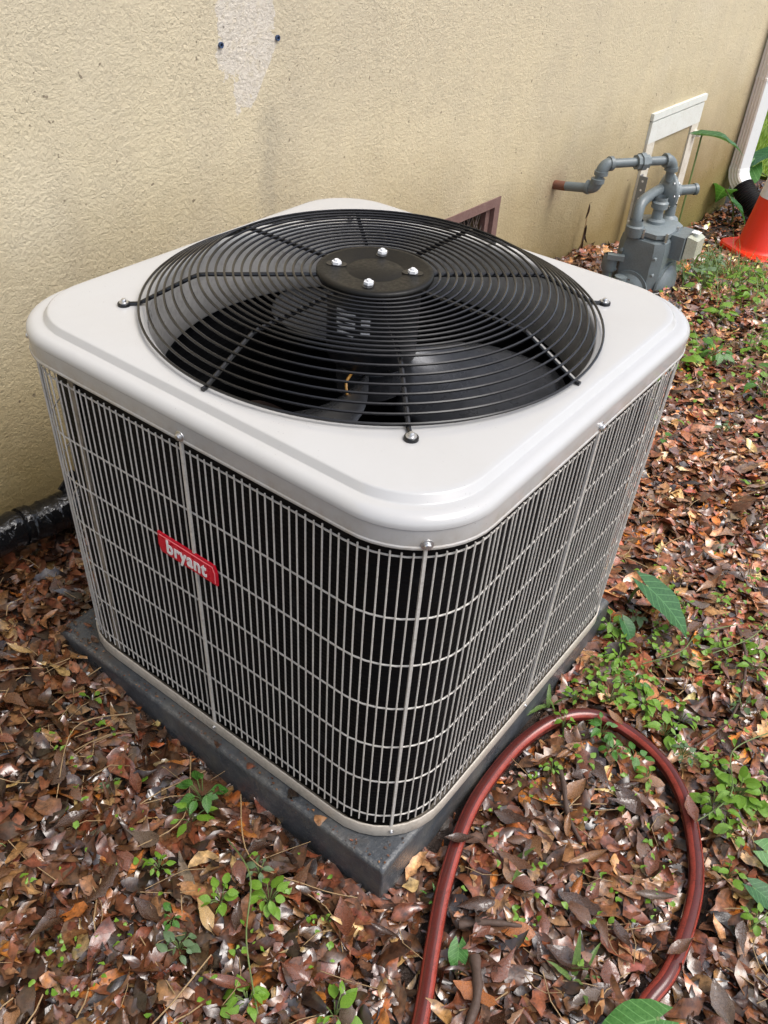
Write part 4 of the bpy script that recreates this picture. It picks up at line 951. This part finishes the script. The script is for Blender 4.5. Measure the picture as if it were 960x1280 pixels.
# right side
gR = 'small green weeds along the top of the hose loop'
for (x, y, s, k, m_) in ((0.099, -0.51, 0.030, 7, 'weedmid'), (0.067, -0.542, 0.028, 6, 'weedmid'), (0.066, -0.45, 0.022, 5, 'weedbright'), (-0.038, -0.483, 0.022, 5, 'weedbright'), (0.057, -0.62, 0.024, 6, 'weedbright'), (0.085, -0.585, 0.03, 5, 'weedmid'), (0.015, -0.52, 0.018, 4, 'weedbright')):
    W(x, y, s, k, 'ovate', m_, 'small green weed just inside the top of the hose loop', gR, h=0.035)
gR = 'green weeds on the outer side of the hose loop'
for (x, y, s, k, m_) in ((0.211, -0.541, 0.034, 9, 'weedbright'), (0.225, -0.617, 0.026, 6, 'weedbright'), (0.178, -0.604, 0.032, 7, 'weedbright'), (0.162, -0.697, 0.028, 6, 'weedbright'), (0.179, -0.488, 0.026, 6, 'weedbright'), (0.15, -0.65, 0.022, 6, 'weeddull'), (0.25, -0.51, 0.026, 7, 'weedmid'), (0.138, -0.436, 0.024, 6, 'weedbright'), (0.28, -0.455, 0.026, 7, 'weedbright')):
    W(x, y, s, k, 'ovate', m_, 'bright green weed growing just outside the hose loop', gR, h=0.035)
gR = 'bright weeds along the right edge beyond the hose bend'
for (x, y, s, k, m_) in ((0.129, -0.761, 0.042, 11, 'weedbright'), (0.077, -0.735, 0.034, 9, 'weedbright'), (0.045, -0.775, 0.030, 7, 'weedbright'), (0.153, -0.800, 0.036, 9, 'weedbright'), (-0.03, -0.80, 0.024, 5, 'weedbright'), (-0.082, -0.863, 0.024, 5, 'weedbright')):
    W(x, y, s, k, 'round', m_, 'bright green weed clump right of the hose bend', gR, h=0.04)
gR = 'scattered green weeds on the leaves right of the unit'
for (x, y, s, k, m_) in ((0.322, -0.436, 0.028, 6, 'weedbright'), (0.409, -0.432, 0.030, 4, 'weeddull'), (0.584, -0.553, 0.026, 5, 'weedbright'), (0.50, -0.671, 0.032, 8, 'weedbright'), (0.44, -0.68, 0.03, 7, 'weedbright'), (0.383, -0.569, 0.024, 5, 'weeddull'), (0.779, -0.489, 0.018, 4, 'weeddull'), (0.46, -0.60, 0.022, 5, 'weedbright'), (0.52, -0.50, 0.022, 6, 'weedbright'), (0.36, -0.40, 0.03, 7, 'weedbright'), (0.40, -0.63, 0.02, 4, 'weedbright'), (0.33, -0.70, 0.024, 6, 'weeddull')):
    W(x, y, s, k, 'ovate', m_, 'small green weed on the leaves right of the unit', gR, h=0.03)
W(1.211, -0.165, 0.055, 2, 'round', 'weedbright', 'round lime green leaf beside the right edge of the grille', h=0.06)
W(1.11, -0.19, 0.045, 2, 'round', 'weedmid', 'dark green leaf half hidden by the right edge of the grille', h=0.04)
W(1.574, -0.335, 0.075, 5, 'round', 'weedmid', 'broad-leaved green plant at the right edge of the picture', h=0.10)
gR = 'green weeds around the far corner of the unit'
for (x, y, s, k, m_) in ((1.58, -0.044, 0.06, 7, 'weedbright'), (1.753, -0.07, 0.05, 7, 'weedbright'), (1.87, -0.192, 0.055, 8, 'weedbright'), (2.033, -0.021, 0.06, 8, 'weedbright'), (2.296, -0.038, 0.07, 9, 'weedbright'), (1.717, -0.12, 0.05, 8, 'weedmid'), (1.291, -0.31, 0.03, 5, 'weeddull'), (1.45, -0.02, 0.05, 7, 'weedbright'), (2.0, -0.22, 0.05, 8, 'weedbright'), (1.66, -0.25, 0.045, 6, 'weedbright')):
    W(x, y, s, k, 'ovate', m_, 'green weed beyond the far right corner of the unit', gR, h=0.05)
gR = 'weeds at the foot of the gas meter'
for (x, y, s, k, m_) in ((2.334, 0.235, 0.06, 9, 'weeddull'), (2.40, 0.17, 0.06, 9, 'weeddull'), (2.25, 0.13, 0.055, 8, 'weedbright'), (2.55, 0.20, 0.05, 8, 'weeddull'), (2.682, 0.228, 0.05, 8, 'weeddull'), (2.724, 0.08, 0.06, 9, 'weedbright'), (2.45, 0.05, 0.05, 8, 'weedbright'), (2.6, -0.02, 0.06, 9, 'weedbright')):
    W(x, y, s, k, 'ovate', m_, 'soft green weed at the foot of the gas meter', gR, h=0.07)
# grass tufts
for (x, y, s, k, lab) in ((-0.323, -0.685, 0.055, 7, 'thin grey-green grass tuft inside the lower part of the hose loop'), (-0.23, -0.525, 0.06, 3, 'two long pale grass blades lying in the hose loop'), (-0.13, -0.70, 0.032, 5, 'small three-bladed green shoot in the middle of the hose loop'), (0.14, -0.735, 0.05, 6, 'grass tuft among the bright weeds at the right edge'), (-0.36, -0.445, 0.025, 4, 'tiny grass sprig between the hose and the pad corner'), (0.10, -0.405, 0.05, 4, 'grass blades poking from under the unit at the hose top')):
    W(x, y, s, k, 'blade', 'weedmid' if 'shoot' in lab or 'sprig' in lab else 'grass', lab, None, name='grass_tuft', cat='grass')
def grass_patch():
    n = 1500; x = np.concatenate([rng.uniform(1.5, 3.3, 900), rng.uniform(2.0, 3.2, 600)]); y = np.concatenate([rng.uniform(-0.9, 0.45, 900), rng.uniform(-0.1, 0.35, 600)])
    k = (np.sin(x * 5.1 + 1) * np.sin(y * 6.3 + 0.5) + rng.normal(0, 0.5, n)) > 0.15; x, y = x[k], y[k]; n = len(x)
    L = rng.uniform(0.05, 0.16, n); a = rng.uniform(0, 6.283, n); ln = rng.uniform(0.2, 0.9, n); w_ = rng.uniform(0.0015, 0.0035, n)
    V = np.zeros((n, 8, 3)); z0 = gzv(x, y) + 0.01
    for i in range(4):
        t = i / 3; d = L * (ln * t ** 1.7); z = L * (t - 0.45 * ln * t * t)
        for j, s in enumerate((-1, 1)):
            V[:, i * 2 + j, 0] = x + np.cos(a) * d - np.sin(a) * s * w_ * (1 - t * 0.9); V[:, i * 2 + j, 1] = y + np.sin(a) * d + np.cos(a) * s * w_ * (1 - t * 0.9); V[:, i * 2 + j, 2] = z0 + z
    F = np.array([(i * 2, i * 2 + 1, i * 2 + 3, i * 2 + 2) for i in range(3)])
    tag(link('grass', big_mesh('grass', V, F, None, M['grass'])), 'sparse grass in the leaves between the gas meter and the picture edge', 'grass', kind='stuff')
grass_patch()
def lawn_grass():
    n = 9000; x = rng.uniform(4.75, 6.9, n); y = rng.uniform(-0.6, 3.0, n)
    L = rng.uniform(0.03, 0.09, n); a = rng.uniform(0, 6.283, n); V = np.zeros((n, 3, 3)); z0 = gzv(x, y) + 0.018
    V[:, 0] = np.stack([x - np.sin(a) * .006, y + np.cos(a) * .006, z0], 1); V[:, 1] = np.stack([x + np.sin(a) * .006, y - np.cos(a) * .006, z0], 1)
    V[:, 2] = np.stack([x + np.cos(a) * L * .6, y + np.sin(a) * L * .6, z0 + L], 1)
    tag(link('lawn_grass', big_mesh('lawn_grass', V, np.array([(0, 1, 2)]), None, M['lawn'], False)), 'bright yellow-green lawn grass beyond the house corner', 'grass', kind='stuff')
lawn_grass()
def seedlings():
    cx, cy, rad_, cnt, scl = [], [], [], [], []
    for (n_, x0, x1, y0, y1, r_, k_, sc_) in ((40, 0.05, 1.05, -0.98, -0.42, 0.05, 11, 0.011), (40, 1.25, 3.3, -0.75, 0.30, 0.09, 20, 0.015), (16, -0.35, 0.06, -0.74, -0.44, 0.03, 8, 0.009), (22, -0.85, -0.45, -0.5, 0.25, 0.03, 7, 0.009), (12, 0.1, 0.45, -0.72, -0.42, 0.05, 13, 0.012)):
        for _ in range(n_):
            cx.append(rng.uniform(x0, x1)); cy.append(rng.uniform(y0, y1)); rad_.append(r_ * rng.uniform(0.5, 1.3)); cnt.append(int(k_ * rng.uniform(0.4, 1.5))); scl.append(sc_)
    idx = np.repeat(np.arange(len(cx)), cnt); n = len(idx)
    x = np.array(cx)[idx] + rng.normal(0, 1, n) * np.array(rad_)[idx]; y = np.array(cy)[idx] + rng.normal(0, 1, n) * np.array(rad_)[idx]
    L = np.array(scl)[idx] * rng.uniform(0.6, 1.7, n)
    k = ~in_pad(x, y, 0.02) & (hose_d(x, y) > 0.03) & (y < wy(x) - 0.05); x, y, L, idx = x[k], y[k], L[k], idx[k]; n = len(x)
    V = leaf_verts(n, L, L * rng.uniform(0.45, 0.8, n), rng.choice([0, 0, 1, 3], n), rng.normal(0.2, 0.5, n), rng.normal(0.2, 0.25, n), rng.normal(0, 0.3, n))
    V = np.einsum('nij,nkj->nki', rot_mats(rng.uniform(0, 6.28, n), rng.normal(0, 0.35, n), rng.normal(0, 0.35, n)), V)
    V[:, :, 0] += x[:, None]; V[:, :, 1] += y[:, None]; V[:, :, 2] += (gzv(x, y) + 0.028 + rng.uniform(0, 0.018, n))[:, None]
    tag(link('seedlings', big_mesh('seedlings', V, LF, None, M['weedbright'])), 'tiny bright green seedlings sprinkled over the wet leaves', 'seedlings', kind='stuff')
seedlings()
# broad taro leaves
def taro(x, y, leaves, label, group=None):
    root = empty('taro_plant', (x, y, gz(x, y))); tag(root, label, 'plant', group)
    for (dx, dy, dz, size, yaw, pitch, mt) in leaves:
        p = Vector((dx, dy, dz)); st = spline([(0, 0, 0), (dx * 0.25, dy * 0.25, dz * 0.55), p], 6)
        MB().tube(st, [0.0045 * (0.5 + size * 2)] * len(st), 6).build('stem', M['stem'], root)
        o = link('leaf', random.choice(GL['heart', mt]), root, p, (random.gauss(0, .15), pitch, yaw), (size, size, size))
taro(0.47, -0.395, [(-0.035, -0.035, 0.105, 0.135, -1.62, 0.30, 'taro')], 'large dull green arrow-shaped leaf beside the lower right of the unit')
taro(0.37, -0.415, [(-0.01, -0.01, 0.055, 0.055, -1.9, 0.5, 'taro')], 'small pointed grey-green leaf below the large arrow-shaped leaf')
taro(-0.401, -0.522, [(0, 0, 0.03, 0.045, -2.6, 0.3, 'tarolight')], 'single oval green leaf touching the hose below the pad corner')
taro(-0.32, -0.80, [(0, 0, 0.05, 0.095, 2.4, 0.1, 'tarolight')], 'large wrinkled green leaf at the bottom edge by the hose end')
taro(0.033, -0.833, [(0, 0, 0.05, 0.075, -1.2, 0.2, 'tarolight')], 'broad bright green leaf cut by the right edge')
taro(-0.038, -0.840, [(0, 0, 0.045, 0.062, -1.6, 0.1, 'taro')], 'dark green heart-shaped leaf near the lower right edge')
taro(2.90, 0.490, [(0.085, 0.03, 0.50, 0.20, -1.2, -0.12, 'taro')], 'tall thin-stemmed taro leaf standing against the wall behind the gas meter')
taro(3.80, 0.50, [(-0.05, 0.07, 0.18, 0.20, 0.4, 0.25, 'tarolight'), (-0.03, 0.02, 0.12, 0.16, -1.2, 0.5, 'taro')], 'low taro plant in front of the drain hose')
taro(4.30, 0.40, [(-0.10, 0.10, 0.30, 0.22, 2.4, 0.35, 'taro'), (0.05, 0.02, 0.40, 0.26, -2.4, 0.3, 'taro'), (-0.2, 0.16, 0.22, 0.2, 3.0, 0.6, 'tarolight'), (0.1, 0.2, 0.48, 0.25, 1.0, 0.2, 'taro'), (0.0, -0.1, 0.33, 0.25, -2.0, 0.5, 'tarolight'), (0.15, -0.05, 0.5, 0.24, -1.0, 0.3, 'taro'), (-0.12, -0.06, 0.26, 0.22, -2.6, 0.5, 'taro'), (0.2, 0.1, 0.36, 0.24, 0.3, 0.4, 'tarolight')], 'leafy green taro clump behind the drain hose and cone')
# dried weed against the wall
dw = empty('dried_weed', (2.24, wy(2.24) - 0.03, gz(2.24, 0.66))); tag(dw, 'withered brown weed stalk standing against the wall left of the gas meter', 'plant')
MB().tube(spline([(0, 0, 0), (0.005, 0, 0.08), (0.02, 0.005, 0.16), (0.03, 0.01, 0.20)], 5), 0.002, 5).build('stem', M['straw'], dw)
for (z, a, pi_) in ((0.05, 2.5, 1.3), (0.08, -0.6, 1.2), (0.10, 3.6, 1.35), (0.03, 0.5, 1.1), (0.18, 1.0, 1.4)):
    link('leaf', protos['dark brown'][3], dw, (0.008, -0.004, z), (0, pi_, a), (0.07, 0.05, 0.07))

# weeds of one cluster are told apart by how near they stand to the camera
ORD = ['nearest', 'second nearest', 'third nearest', 'fourth nearest', 'fifth nearest', 'sixth nearest', 'seventh nearest', 'eighth nearest', 'ninth nearest', 'tenth nearest', 'eleventh nearest', 'farthest']
by = {}
for o in COL.objects:
    if o.parent is None and o.get('category') == 'weed' and o.get('group'): by.setdefault(o['group'], []).append(o)
for g_, L_ in by.items():
    L_.sort(key=lambda o: (o.location - cam.location).length)
    for i, o in enumerate(L_): o['label'] = o['label'] + ', ' + (ORD[i] if i < len(L_) - 1 else 'farthest') + ' to camera'
